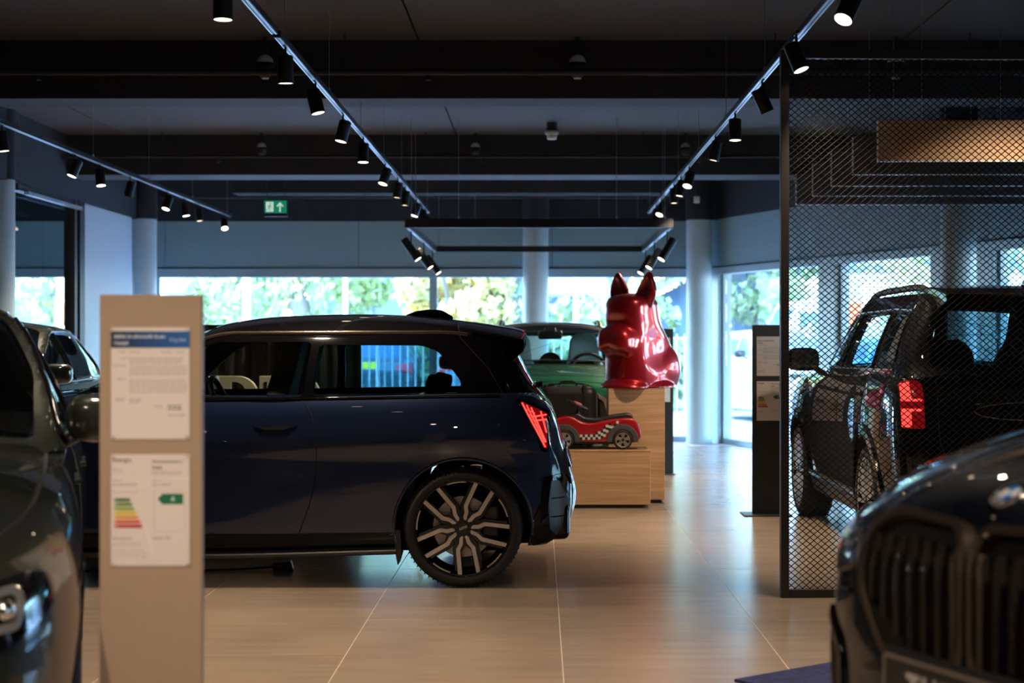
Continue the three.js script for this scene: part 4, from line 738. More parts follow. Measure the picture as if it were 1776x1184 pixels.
{ // dark crossover in the near corner of the picture, nose towards the wire screen
  const nearPaint = phy({ color: lin(.003, .005, .011), roughness: .5, metalness: 0, specularIntensity: .15, clearcoat: 1, clearcoatRoughness: .02 });
  const c = makeCar({
    name: 'crossover', label: 'near black crossover with twin kidney grilles standing on the blue rug', pos: [1.675, .016, -3.75], turn: .377,
    body: {
      ends: [-.865, 3.86], round: .06, crown: 2.4,
      yb: [[-.865, .33], [-.7, .26], [0, .24], [1.4, .24], [2.9, .26], [3.86, .45]],
      ysh: [[-.865, .80], [-.78, .84], [-.66, .885], [-.42, .98], [-.12, 1.055], [.5, 1.11], [1.5, 1.14], [2.9, 1.16], [3.6, 1.14], [3.86, .9]],
      yc: [[-.865, .90], [-.83, .955], [-.78, .99], [-.66, 1.035], [-.4, 1.09], [0, 1.14], [.55, 1.2], [.9, 1.18], [3.5, 1.19], [3.75, 1.15], [3.86, .95]],
      W: [[-.865, .40], [-.85, .52], [-.81, .63], [-.74, .735], [-.6, .85], [-.35, .935], [0, .975], [.6, .955], [1.5, .95], [2.9, .975], [3.5, .93], [3.75, .85], [3.86, .7]],
    },
    dome: { ends: [.5, 3.7], y0: [[.5, 1.1], [3.7, 1.14]], yc: [[.5, 1.18], [.9, 1.38], [1.3, 1.58], [1.7, 1.68], [2.4, 1.69], [3.2, 1.64], [3.5, 1.45], [3.7, 1.19]], yr: [[.5, 1.15], [.9, 1.3], [1.3, 1.49], [1.7, 1.56], [3.1, 1.54], [3.4, 1.36], [3.7, 1.17]], Wb: [[.5, .8], [1.2, .9], [3, .89], [3.7, .76]], Wr: [[.5, .72], [1.4, .70], [3.2, .68], [3.7, .64]] },
    paint: nearPaint, roof: nearPaint, glass: glassTint(.5, .55, .55), wb: 2.975, R: .37, arch: .42, half: .96, tyre: .26, cabin: [.9, 3.2, .74, .5],
    wheel: makeWheel({ R: .37, rim: .275, width: .26, style: 'five', face: M.gloss }),
    sideWindows: [[[[1.0, 1.17], [1.45, 1.48], [1.8, 1.52], [1.78, 1.17]], .03], [[[1.86, 1.52], [2.8, 1.51], [2.9, 1.17], [1.84, 1.17]], .03]], windscreen: [[.58, -.74], [.58, .74], [1.4, .62], [1.4, -.62]],
    seats: [[1.5, .58, .4, M.interior, 1], [1.5, .58, -.4, M.interior, 1]],
  });
  const { t, skin } = c;
  kidneyNose(c, { y0: .615, y1: .915, w: .385, n: 7, ru: -.785 });
  both('headlight', skin.shell('front', roundPoly([[.46, .80], [.5, .865], [.66, .875], [.78, .9], [.80, .86], [.72, .79], [.58, .765]], .03), .008, .02, .03), phy({ color: lin(.3, .33, .38), roughness: .08, metalness: .8, clearcoat: 1 }), t);
  const plate = group('number_plate', t); { const h = skin.hit('front', 0, .55), x = h.p.x - .045;
    mesh('plate_holder', rbox(.02, .135, .56, .01, x + .014, .585, 0), M.satin, plate); mesh('plate_body', rbox(.012, .112, .525, .004, x, .585, 0), std({ color: lin(.03, .028, .028), roughness: .4 }), plate);
    const s = roundPoly([[-.26, -.054], [.26, -.054], [.26, .054], [-.26, .054]], .012); s.holes.push(roundPoly([[-.252, -.047], [.252, -.047], [.252, .047], [-.252, .047]], .01)); mesh('plate_border', extrude(s, .002).rotateY(-Math.PI / 2).translate(x - .006, .585, 0), M.aluminium, plate);
    const g = new TextGeometry('THE', { font, size: .066, depth: .002, curveSegments: 4 }); mesh('plate_lettering', g.translate(0, -.033, 0).rotateY(-Math.PI / 2).translate(x - .006, .578, -.175), std({ color: lin(.6, .6, .6), roughness: .4 }), plate);
    mesh('plate_bracket', rbox(.08, .08, .3, .01, x + .06, .58, 0), M.satin, plate); }
  both('air_intake', skin.shell('front', roundPoly([[.50, .36], [.53, .58], [.62, .64], [.70, .60], [.70, .38], [.62, .33]], .04), .004, .02, .05), M.chassis, t);
  both('intake_blade', [skin.line('front', spline2([[.50, .34], [.53, .5], [.55, .6], [.66, .67]]), .01, .004), skin.line('front', spline2([[.62, .34], [.64, .45], [.65, .56], [.72, .63]]), .008, .003)], M.gloss, t);
  mesh('lower_grille', skin.shell('front', roundPoly([[-.42, .34], [.42, .34], [.36, .47], [-.36, .47]], .03), .004, .02, .05), M.chassis, t);
  both('bonnet_gap', skin.line('top', spline2([[-.78, .5], [-.72, .66], [-.5, .74], [0, .80], [.5, .80]]), .004, -.001), M.chassis, t);
  both('bonnet_crease', skin.line('top', spline2([[-.70, .40], [-.4, .45], [.1, .5], [.5, .5]]), .006, -.003), nearPaint, t);
  addMirror(c, .95, 1.22, 1.06, .24, .17, .16, M.gloss);
}
{ // olive four-door on the left and a second one behind it
  const olive = paintOf(.017, .022, .016, { roughness: .4, metalness: .3 });
  const glass = glassTint(.5, .58, .56);
  const c = makeCar({
    name: 'saloon_car', label: 'olive grey four-door with its headlight low in the corner, beside the near sign stand', pos: [-2.105, 0, -4.40], turn: Math.PI - Math.atan2(.967, .254),
    body: {
      ends: [-.84, 3.94], round: .06, crown: 2.4,
      yb: [[-.84, .24], [-.6, .18], [0, .17], [1.4, .16], [2.86, .17], [3.94, .4]],
      ysh: [[-.84, .66], [-.72, .74], [-.5, .81], [0, .89], [.7, .94], [1.5, .955], [2.8, .985], [3.5, .98], [3.8, .93], [3.94, .75]],
      yc: [[-.84, .71], [-.75, .79], [-.5, .87], [0, .95], [.5, 1.0], [.8, 1.0], [3.0, 1.02], [3.7, 1.03], [3.88, .96], [3.94, .8]],
      W: [[-.84, .46], [-.8, .62], [-.7, .76], [-.5, .86], [-.2, .91], [0, .92], [1.0, .905], [1.8, .905], [2.86, .925], [3.4, .88], [3.7, .80], [3.88, .66], [3.94, .5]],
    },
    dome: { ends: [.88, 3.86], y0: [[.88, .95], [3.86, .98]], yc: [[.88, 1.0], [1.2, 1.15], [1.55, 1.33], [1.9, 1.455], [2.2, 1.50], [2.7, 1.49], [3.2, 1.39], [3.6, 1.19], [3.86, 1.03]], yr: [[.88, .985], [1.23, 1.05], [1.55, 1.22], [1.88, 1.36], [2.2, 1.425], [2.7, 1.42], [3.2, 1.30], [3.6, 1.1], [3.86, 1.0]], Wb: [[.88, .80], [1.2, .86], [1.8, .875], [2.6, .865], [3.2, .79], [3.86, .58]], Wr: [[.88, .76], [1.25, .80], [1.55, .755], [1.88, .69], [2.2, .63], [2.8, .60], [3.4, .56], [3.86, .5]] },
    paint: olive, roof: olive, glass, wb: 2.856, R: .335, arch: .375, half: .91, tyre: .235, cabin: [1.15, 3.1, .72, .36],
    wheel: makeWheel({ R: .335, rim: .25, width: .235, style: 'double', face: M.gloss }),
    sideWindows: [[[[1.22, .995], [1.545, 1.19], [1.865, 1.333], [2.1, 1.385], [2.08, .99]], .03], [[[2.16, 1.378], [2.6, 1.375], [2.95, 1.31], [3.2, 1.2], [3.25, 1.08], [3.15, 1.02], [2.15, .99]], .03]],
    windscreen: [[.95, -.76], [.95, .76], [1.5, .745], [1.95, .62], [2.0, 0], [1.95, -.62], [1.5, -.745]], rearWindow: null,
    seats: [[1.75, .44, .37, M.interior, .96], [1.75, .44, -.37, M.interior, .96], [2.5, .44, .35, M.interior, .85], [2.5, .44, -.35, M.interior, .85]],
  });
  const { t, skin, D } = c;
  both('window_trim', D.line('side', [[1.2, .99], [1.56, 1.2], [1.9, 1.345], [2.1, 1.392], [2.6, 1.395], [2.98, 1.33], [3.25, 1.2], [3.3, 1.06], [3.15, 1.0], [2.1, .978], [1.22, .978]], .011, .003), M.gloss, t);
  both('window_pillar', D.line('side', [[2.115, .985], [2.125, 1.375]], .018, .001), M.gloss, t);
  kidneyNose(c, { y0: .30, y1: .68, w: .29, n: 6, ru: -.70 });
  const lampBlack = phy({ color: lin(.006, .006, .007), roughness: .1, clearcoat: 1 });
  both('headlight', skin.shell('front', roundPoly([[.46, .60], [.50, .69], [.64, .745], [.80, .775], [.86, .745], [.84, .68], [.74, .61], [.58, .575]], .03), .007, .02, .03), lampBlack, t).forEach((o, i) => {
    for (const [z, y] of [[.60, .66], [.735, .70]]) { const h = skin.hit('front', z, y), q = new THREE.Quaternion().setFromUnitVectors(V(0, 0, 1), h.n), p = h.p.clone().addScaledVector(h.n, .01), s = roundPoly([[-.062, -.045], [.02, -.05], [.066, .01], [.05, .048], [-.03, .048], [-.066, 0]], .02); s.holes.push(roundPoly([[-.046, -.03], [.014, -.034], [.048, .01], [.036, .033], [-.022, .033], [-.048, 0]], .015)); const g = extrude(s, .006, .002, 2).applyQuaternion(q).translate(p.x, p.y, p.z); mesh('daylight_ring', i ? flipZ(g) : g, M.aluminium, o); const b = new THREE.SphereGeometry(.026, 18, 12).translate(p.x, p.y, p.z); mesh('lamp_lens', i ? flipZ(b) : b, M.chrome, o); }
  });
  both('bonnet_gap', skin.line('top', spline2([[-.72, .42], [-.6, .62], [-.3, .755], [.2, .80], [.9, .80]]), .008, -.002), M.chassis, t);
  both('bonnet_ridge', skin.line('top', spline2([[-.66, .33], [-.3, .42], [.2, .47], [.55, .47]]), .006, -.003), olive, t);
  both('air_curtain', skin.shell('front', roundPoly([[.58, .27], [.62, .5], [.7, .52], [.76, .30]], .02), .005, .02, .04), M.chassis, t);
  seam(c, 'side', [[.72, .94], [.62, .8], [.52, .6], [.46, .4], [.44, .25]]); seam(c, 'side', [[1.9, .95], [1.93, .6], [1.86, .25]]);
  both('sill', skin.shell('side', roundPoly([[.42, .165], [2.44, .17], [2.43, .25], [.43, .25]], .012), .008, .02, .06), M.gloss, t);
  both('door_handle', [1.58, 2.5].map((x) => skin.shell('side', roundPoly([[x, .80], [x + .2, .81], [x + .2, .832], [x, .822]], .009), .012, .01, .03)), olive, t);
  addMirror(c, 1.30, 1.05, .975, .24, .165, .17, olive);
  mesh('dashboard', rbox(.4, .13, 1.4, .06, 1.3, .92, 0), M.interior, t);
  copyThing(t, [-4.86, 0, -12.55], Math.PI / 2 + .03, 'second olive grey four-door, farther off behind the blue hatchback by the glass screen');
}
// ------------------------------------------------------------ display furniture
function paper(draw, w = 512, h = 724) { const cv = document.createElement('canvas'); cv.width = w; cv.height = h; const c = cv.getContext('2d'); c.fillStyle = '#e6dcd8'; c.fillRect(0, 0, w, h); draw(c, w, h); const t = new THREE.CanvasTexture(cv); t.colorSpace = THREE.SRGBColorSpace; t.magFilter = THREE.LinearFilter; t.anisotropy = 8; return phy({ map: t, roughness: .5, clearcoat: .6, clearcoatRoughness: .05 }); }
const lines = (c, x, y, w, n, dy, col = '#8d8785', hgt = 5) => { const r = rng(Math.floor(x * 7 + y)); c.fillStyle = col; for (let i = 0; i < n; i++) { let a = x; while (a < x + w - 12) { const l = 10 + r() * 34; c.fillRect(a, y + i * dy, Math.min(l, x + w - a), hgt); a += l + 7; } } };
const offerSheet = (title, blue) => paper((c, w, h) => {
  if (blue) { const g = c.createLinearGradient(0, 0, w, 0); g.addColorStop(0, '#0b2a4a'); g.addColorStop(.5, '#0f4d8c'); g.addColorStop(1, '#1463b4'); c.fillStyle = g; c.fillRect(0, 26, w, 110); }
  c.fillStyle = blue ? '#e9eef5' : '#3d3a39'; c.font = 'bold 31px sans-serif'; c.textAlign = 'left'; title.forEach((s, i) => c.fillText(s, 20, (blue ? 72 : 92) + i * 42));
  if (blue) { c.textAlign = 'right'; c.font = '28px sans-serif'; c.fillText('72 g./km', w - 24, 92); }
  lines(c, 40, 160, 60, 1, 10); lines(c, 120, 160, 70, 1, 10); lines(c, 330, 160, 70, 1, 10); lines(c, 430, 160, 60, 1, 10);
  lines(c, 60, 205, 40, 1, 9); lines(c, 120, 200, 350, 4, 12, '#a39c99', 4); lines(c, 20, 250, 80, 1, 9); lines(c, 120, 255, 380, 6, 12, '#a39c99', 4); lines(c, 40, 340, 60, 1, 9); lines(c, 120, 345, 375, 8, 12, '#a39c99', 4);
  lines(c, 30, 470, 60, 2, 14); lines(c, 120, 472, 80, 3, 12, '#8d8785', 4); lines(c, 280, 520, 70, 1, 9); lines(c, 370, 516, 90, 2, 20, '#4a4543', 9); lines(c, 370, 574, 120, 2, 12, '#a39c99', 4);
  if (!blue) { c.fillStyle = '#4a4543'; lines(c, 20, 640, 120, 2, 14); }
}, 512, 740);
const energySheet = () => paper((c, w, h) => {
  c.fillStyle = '#3b3735'; c.textAlign = 'left'; c.font = 'bold 34px sans-serif'; c.fillText('Energie', 10, 52); c.font = 'bold 26px sans-serif'; c.fillText("Personenauto's", 268, 58); c.fillText('BMW', 268, 100);
  lines(c, 10, 96, 70, 2, 16, '#a39c99', 4); lines(c, 268, 116, 200, 2, 14, '#8d8785', 4); c.font = '20px sans-serif'; c.fillStyle = '#5b5654'; c.fillText('Brandstofverbruik', 8, 208); c.fillText('0,0 l. / 100 km', 268, 208); lines(c, 10, 172, 60, 1, 9); lines(c, 268, 172, 60, 1, 9); lines(c, 10, 250, 160, 1, 9, '#a39c99', 4);
  const cols = ['#2f6b3c', '#5c8a34', '#8ea93a', '#dcc421', '#dd9a22', '#d4562c', '#bd2836'], names = 'ABCDEFG';
  cols.forEach((k, i) => { const y = 292 + i * 29, l = 108 + i * 13; c.fillStyle = k; c.beginPath(); c.moveTo(22, y); c.lineTo(22 + l - 10, y); c.lineTo(22 + l, y + 11); c.lineTo(22 + l - 10, y + 22); c.lineTo(22, y + 22); c.fill(); c.fillStyle = '#f4efe8'; c.font = 'bold 17px sans-serif'; c.fillText(names[i], 28, y + 17); });
  c.fillStyle = '#1d7350'; c.beginPath(); c.moveTo(305, 296); c.lineTo(335, 262); c.lineTo(470, 262); c.lineTo(470, 332); c.lineTo(335, 332); c.fill(); c.fillStyle = '#e8efe8'; c.font = 'bold 42px sans-serif'; c.fillText('A', 390, 312);
  c.strokeStyle = '#b5adaa'; c.lineWidth = 2; c.strokeRect(282, 240, 200, 270); c.fillStyle = '#4a4543'; c.font = '22px sans-serif'; c.fillText('CO2-uitstoot', 10, 566); c.fillText('0 gram / km', 268, 562); lines(c, 10, 586, 180, 2, 16, '#a39c99', 4); lines(c, 10, 636, 220, 3, 22, '#a39c99', 4);
}, 512, 740);
function signStand(p, turn, m, label, title, blue) {
  const t = thing('sign_stand', label, 'sign stand', p, turn);
  mesh('board', rbox(.272, 1.425, .035, .003, 0, .7225, 0), m, t);
  const plate = mesh('base_plate', rbox(blue ? .29 : .36, .01, .3, .003, blue ? 0 : -.03, .005, -.02), m, t); plate.userData = {};
  const sheet = (y, mat) => { const h = group('sheet_holder', t); mesh('sheet', box(.209, .297, .001, 0, y, .0195), mat, h); mesh('clear_cover', rbox(.215, .303, .003, .001, 0, y, .0225), phy({ color: lin(1, 1, 1), roughness: .02, transmission: 1, thickness: 0 }), h); for (const [sx, sy] of [[-1, 1], [1, 1], [-1, -1], [1, -1]]) mesh('corner_pin', cyl(.003, .003, .008, 8).rotateX(Math.PI / 2).translate(sx * .098, y + sy * .142, .02), M.aluminium, h); };
  sheet(1.199, offerSheet(title, blue)); sheet(.862, energySheet()); return t;
}
const taupe = std({ color: lin(.36, .255, .18), roughness: .5 }), darkBoard = std({ color: lin(.014, .014, .016), roughness: .5 });
signStand([-1.034, 0, -4.62], 0, taupe, 'taupe grey sign stand with a blue headed price sheet over an energy label sheet', ['BMW i4 eDrive40 Gran', 'Coupé'], true);
signStand([1.745, 0, -13.06], 0, darkBoard, 'dark sign stand with two white sheets beside the post of the wire screen', ['MINI COUNTRYMAN', 'S ALL4'], false);
signStand([1.19, 0, -17.1], 0, darkBoard, 'dark sign stand half hidden behind the red dog sculpture', ['MINI ACEMAN', 'SE'], false);

const PT = .457;
{
  const low = thing('display_plinth', 'low oak plinth carrying the red ride-on toy car', 'plinth', [.24, 0, -13.79]);
  mesh('plinth_body', rbox(1.266, PT - .03, .43, .003, 0, .03 + (PT - .03) / 2, 0), M.oak, low); mesh('plinth_top', rbox(1.27, .012, .434, .002, 0, PT - .006, 0), M.oakEdge, low); mesh('toe_kick', box(1.2, .03, .37, -.02, .015, 0), M.black, low);
  const tall = thing('display_plinth', 'tall oak plinth carrying the red dog sculpture', 'plinth', [.79, 0, -14.24]);
  mesh('plinth_body', rbox(.456, .9, .46, .003, 0, .48, 0), M.oak, tall); mesh('plinth_top', rbox(.458, .012, .462, .002, 0, .924, 0), M.oakEdge, tall); mesh('toe_kick', box(.4, .03, .4, .0, .015, 0), M.black, tall);
  for (const g of [low, tall]) g.traverse((o) => { if (o.isMesh && o.material !== M.black) { o.geometry = o.geometry.clone(); const p = o.geometry.attributes.position, n = o.geometry.attributes.normal, uv = o.geometry.attributes.uv; for (let i = 0; i < p.count; i++) uv.setXY(i, (Math.abs(n.getX(i)) > .6 ? p.getZ(i) : p.getX(i)) / 1.5 + (g === tall ? .37 : 0), (Math.abs(n.getY(i)) > .6 ? p.getZ(i) : p.getY(i)) / 1.1 + (g === tall ? .2 : 0)); } });
}
// ---- red dog sculpture: one smooth surface meshed from a distance field
function surfaceNets(f, lo, hi, h) {
  const nx = Math.ceil((hi[0] - lo[0]) / h) + 1, ny = Math.ceil((hi[1] - lo[1]) / h) + 1, nz = Math.ceil((hi[2] - lo[2]) / h) + 1, v = new Float32Array(nx * ny * nz), id = (x, y, z) => x + nx * (y + ny * z);
  for (let z = 0; z < nz; z++) for (let y = 0; y < ny; y++) for (let x = 0; x < nx; x++) v[id(x, y, z)] = f(lo[0] + x * h, lo[1] + y * h, lo[2] + z * h);
  const cell = new Int32Array(nx * ny * nz).fill(-1), P = [], I = [];
  for (let z = 0; z + 1 < nz; z++) for (let y = 0; y + 1 < ny; y++) for (let x = 0; x + 1 < nx; x++) {
    let n = 0, sx = 0, sy = 0, sz = 0; const c = (i) => v[id(x + (i & 1), y + (i >> 1 & 1), z + (i >> 2))];
    for (let i = 0; i < 8; i++) for (const b of [1, 2, 4]) if (!(i & b)) { const p = c(i), q = c(i | b); if (p < 0 !== q < 0) { const t = p / (p - q); sx += (i & 1) + (b === 1 ? t : 0); sy += (i >> 1 & 1) + (b === 2 ? t : 0); sz += (i >> 2) + (b === 4 ? t : 0); n++; } }
    if (n) { cell[id(x, y, z)] = P.length / 3; P.push(lo[0] + (x + sx / n) * h, lo[1] + (y + sy / n) * h, lo[2] + (z + sz / n) * h); }
  }
  for (let z = 1; z + 1 < nz; z++) for (let y = 1; y + 1 < ny; y++) for (let x = 1; x + 1 < nx; x++) {
    const a = v[id(x, y, z)] < 0, q = (A, B, C, D, s) => s ? I.push(A, B, C, A, C, D) : I.push(A, C, B, A, D, C);
    if (a !== v[id(x + 1, y, z)] < 0) q(cell[id(x, y - 1, z - 1)], cell[id(x, y, z - 1)], cell[id(x, y, z)], cell[id(x, y - 1, z)], a);
    if (a !== v[id(x, y + 1, z)] < 0) q(cell[id(x - 1, y, z - 1)], cell[id(x - 1, y, z)], cell[id(x, y, z)], cell[id(x, y, z - 1)], a);
    if (a !== v[id(x, y, z + 1)] < 0) q(cell[id(x - 1, y - 1, z)], cell[id(x, y - 1, z)], cell[id(x, y, z)], cell[id(x - 1, y, z)], a);
  }
  const g = new THREE.BufferGeometry(); g.setAttribute('position', new THREE.Float32BufferAttribute(P, 3)); g.setIndex(I);
  const N = new Float32Array(P.length), e = h * .6; for (let i = 0; i < P.length; i += 3) { const [x, y, z] = [P[i], P[i + 1], P[i + 2]], n = V(f(x + e, y, z) - f(x - e, y, z), f(x, y + e, z) - f(x, y - e, z), f(x, y, z + e) - f(x, y, z - e)).normalize(); n.toArray(N, i); }
  g.setAttribute('normal', new THREE.BufferAttribute(N, 3)); return g;
}
{
  // dog axes: nose towards -x, its left flank towards +z
  const smin = (a, b, k) => { const h = Math.max(k - Math.abs(a - b), 0) / k; return Math.min(a, b) - h * h * k * .25; }, smax = (a, b, k) => -smin(-a, -b, k);
  const ax = curve([[-.05, .30], [.1, .30], [.25, .295], [.35, .268], [.45, .24], [.55, .218], [.65, .205], [.8, .185]]), az = curve([[-.05, .245], [.15, .245], [.3, .235], [.42, .215], [.55, .205], [.65, .205], [.8, .19]]), cx = curve([[-.05, .05], [.2, .05], [.35, .03], [.5, -.02], [.62, -.045], [.8, -.055]]);
  const ell = (x, y, z, c, r) => { const a = (x - c[0]) / r[0], b = (y - c[1]) / r[1], d = (z - c[2]) / r[2], k = Math.hypot(a, b, d), k2 = Math.hypot(a / r[0], b / r[1], d / r[2]) || 1e-6; return k * (k - 1) / k2; };
  const rbx = (x, y, z, c, hx, hy, hz, r) => { const a = Math.abs(x - c[0]) - hx + r, b = Math.abs(y - c[1]) - hy + r, d = Math.abs(z - c[2]) - hz + r; return Math.hypot(Math.max(a, 0), Math.max(b, 0), Math.max(d, 0)) + Math.min(Math.max(a, b, d), 0) - r; };
  const ear = (x, y, z, s) => {                                 // upright pointed leaf, hollow towards the nose
    const by = y - .79, bz = s * z - .16 - .16 * by, bx = x + .035 - .04 * by, w = Math.max(.25, 1 - .5 * Math.max(0, by) / .15);
    const e = ell(bx, by, bz / w, [0, 0, 0], [.052, .165, .104]);
    return smax(e, -ell(bx, by, bz / w, [-.055, .01, 0], [.05, .125, .072]), .012);
  };
  const f = (x, y, z) => {
    const a = ax(y), b = az(y), k = Math.pow(Math.pow(Math.abs((x - cx(y)) / a), 2.5) + Math.pow(Math.abs(z / b), 2.5), .4), torso = (k - 1) * Math.min(a, b) * .92;
    let d = smax(torso, y - (.778 - .8 * (x + .05) ** 2 - .8 * z * z), .07);                 // flat rounded crown
    d = smax(d, -ell(x, y, z, [-.285, .545, 0], [.05, .03, .16]), .06);                       // fold between brow and muzzle
    const droop = .05 * Math.abs(z) / .15;
    const m = rbx(x, y + droop * .7, z, [-.18, .41, 0], .14, .115 - .1 * Math.max(0, x + .2), .178, .09); d = smin(d, m, .03);
    d = smax(d, -ell(x, y, z, [-.295, .268, 0], [.06, .022, .2]), .025);                        // lip shadow under the muzzle
    d = smax(d, -ell(x, y, Math.abs(z), [.02, .34, .33], [.17, .2, .115]), .07);              // waist behind the cheek
    d = smin(d, ell(x, y, Math.abs(z), [.20, .15, .165], [.13, .175, .09]), .03);             // haunches
    d = smin(d, ell(x, y, z, [-.165, 0, .02], [.165, .078, .225]), .02);           // front paws
    d = smin(d, ell(x, y, Math.abs(z), [.08, 0, .21], [.15, .06, .07]), .02);
    d = smin(d, ear(x, y, z, 1), .014); d = smin(d, ear(x, y, z, -1), .014);
    return Math.max(d, -y);
  };
  const t = thing('dog_sculpture', 'glossy metallic red sculpture of a seated bulldog', 'sculpture', [.80, .93, -14.27], .72);
  mesh('sculpture_body', surfaceNets(f, [-.37, -.02, -.33], [.40, .99, .33], .0105), phy({ color: lin(.36, .005, .011), roughness: .32, metalness: .55, clearcoat: 1, clearcoatRoughness: .015 }), t);
}
// ---- ride-on toy car
{
  const t = thing('ride_on_car', 'red ride-on toy car with black seat and chequered side', 'toy car', [.43, PT, -13.78]);
  const q = (zx, zy) => [(zx - 770) / 1735, (1022 - zy) / 1735];                 // drawing units to metres
  const red = phy({ color: lin(.42, .008, .014), roughness: .3, clearcoat: .8, clearcoatRoughness: .05 }), grey = std({ color: lin(.075, .08, .09), roughness: .42 });
  const prof = [[205, 700], [240, 655], [330, 612], [420, 597], [490, 612], [560, 658], [640, 688], [740, 697], [830, 684], [940, 656], [1080, 636], [1200, 624], [1290, 626], [1335, 655], [1362, 720], [1390, 790], [1385, 850], [1340, 893], [1300, 893], [1262, 800], [1170, 752], [1075, 790], [1000, 872], [930, 886], [600, 880], [530, 820], [470, 760], [365, 745], [270, 775], [235, 830], [215, 800]].map((p) => q(...p));
  mesh('toy_body', extrude(roundPoly(prof, .014), .2, .02, 4, 6).translate(0, 0, -.1), red, t);
  mesh('toy_chassis', rbox(.40, .07, .2, .02, -.0, .075, 0), M.satin, t);
  const st = [[430, 602], [470, 562], [515, 553], [560, 562], [640, 612], [760, 628], [880, 625], [985, 590], [1240, 556], [1285, 575], [1300, 622], [1100, 636], [900, 668], [740, 694], [640, 684], [540, 640]].map((p) => q(...p));
  mesh('toy_seat', extrude(roundPoly(st, .012), .11, .018, 4, 6).translate(0, 0, -.055), M.satin, t);
  for (const s of [1, -1]) {
    for (const [cx, cy] of [[365, 890], [1170, 890]]) {
      const [x, y] = q(cx, cy), arch = new THREE.Shape(); arch.absarc(x, y, .118, -.1, Math.PI + .1, false); arch.absarc(x, y, .088, Math.PI + .1, -.1, true);
      mesh('mudguard', extrude(arch, .026, .006, 2, 16).translate(0, 0, s > 0 ? .1 : -.126), grey, t);
      const w = group('toy_wheel', t); w.position.set(x, .076, s * .112); if (s < 0) w.rotation.y = Math.PI;
      mesh('tyre', new THREE.LatheGeometry([[.058, -.022], [.07, -.022], [.076, -.015], [.076, .015], [.07, .022], [.06, .022], [.058, .016]].map(([a, b]) => new THREE.Vector2(a, b)), 40).rotateX(Math.PI / 2), M.rubber, w);
      mesh('wheel_disc', cyl(.058, .058, .02, 32).rotateX(Math.PI / 2), M.chassis, w);
      for (let i = 0; i < 5; i++) mesh('spoke', extrude(roundPoly([[.008, -.011], [.03, -.009], [.055, -.019], [.055, .019], [.03, .009], [.008, .011]], .004), .008, .002, 1, 4).rotateZ(i * Math.PI * .4 + .3).translate(0, 0, .01), M.aluminium, w);
      mesh('wheel_rim', new THREE.TorusGeometry(.0555, .0045, 8, 36).translate(0, 0, .017), M.aluminium, w); mesh('hub_cap', cyl(.011, .012, .01, 16).rotateX(Math.PI / 2).translate(0, 0, .02), M.satin, w);
    }
    // chequered band: flat print on the side of the body
    const cols = 15, sq = .0205, W = [], B = []; for (let i = 0; i < cols; i++) { const x = -.098 + i * sq, bend = i < 6 ? 0 : (i - 6) ** 1.55 * .0042, rows = i < 6 ? 2 : i < 9 ? 3 : i < 12 ? 4 : 2; for (let k = 0; k < rows; k++) { const y = .088 + k * sq + bend; if (i > 9 && k === 0) continue; if ((i + k) & 1) W.push(box(sq, sq, .002, x, y, s * .1205)); else B.push(box(sq, sq, .002, x, y, s * .1205)); } }
    mesh('chequer_print', W, M.white, t); mesh('chequer_print', B, M.black, t);
  }
  mesh('rear_lamp', rbox(.012, .05, .17, .005, .352, .185, 0), M.chrome, t);
  mesh('steering_column', bar(V(...q(560, 640), 0), V(...q(560, 430), 0), .012, 12), M.satin, t);
  { const s = group('steering_wheel', t), [x, y] = q(550, 418); s.position.set(x, y, 0); s.rotation.z = -.40; mesh('wheel_rim', new THREE.TorusGeometry(.082, .0125, 12, 40).rotateX(Math.PI / 2), M.satin, s); mesh('horn_pad', rbox(.075, .03, .06, .012, 0, .008, 0), red, s); for (const a of [0, 2.1, 4.2]) mesh('spoke', bar(V(0, 0, 0), V(.08 * Math.cos(a), 0, .08 * Math.sin(a)), .008, 8), M.satin, s); }
}
// ---- suitcase on a black plinth behind the toy
{
  const b = thing('display_plinth', 'low black plinth under the dark suitcase, behind the oak one', 'plinth', [.2, 0, -14.22]); mesh('plinth_body', rbox(.6, .42, .34, .004, 0, .21, 0), M.satin, b);
  const t = thing('suitcase', 'black rounded suitcase with zip seam standing behind the toy car', 'suitcase', [.24, .444, -14.2]);
  const shell = std({ color: lin(.02, .018, .016), roughness: .42 });
  mesh('case_shell', rbox(.46, .49, .21, .07, 0, .255, 0, 5), shell, t); mesh('zip_seam', new THREE.TorusGeometry(.2, .006, 6, 4), M.chassis, t).visible = false;
  const loop = []; for (const [x, y] of [[-.165, .505], [.165, .505], [.232, .44], [.232, .07], [.165, .005], [-.165, .005], [-.232, .07], [-.232, .44]]) loop.push(V(x, y, .03)); t.remove(t.children[1]);
  mesh('zip_seam', tube(loop, .007, 80, 6, true), M.chassis, t); mesh('case_strap', rbox(.035, .512, .218, .01, .13, .256, 0, 3), M.satin, t); mesh('case_handle', tube([[-.07, .503, 0], [-.065, .53, 0], [.065, .53, 0], [.07, .503, 0]], .009, 24, 8), M.satin, t); mesh('edge_trim', bar(V(.232, .06, .05), V(.232, .45, .05), .005, 6), M.aluminium, t);
}
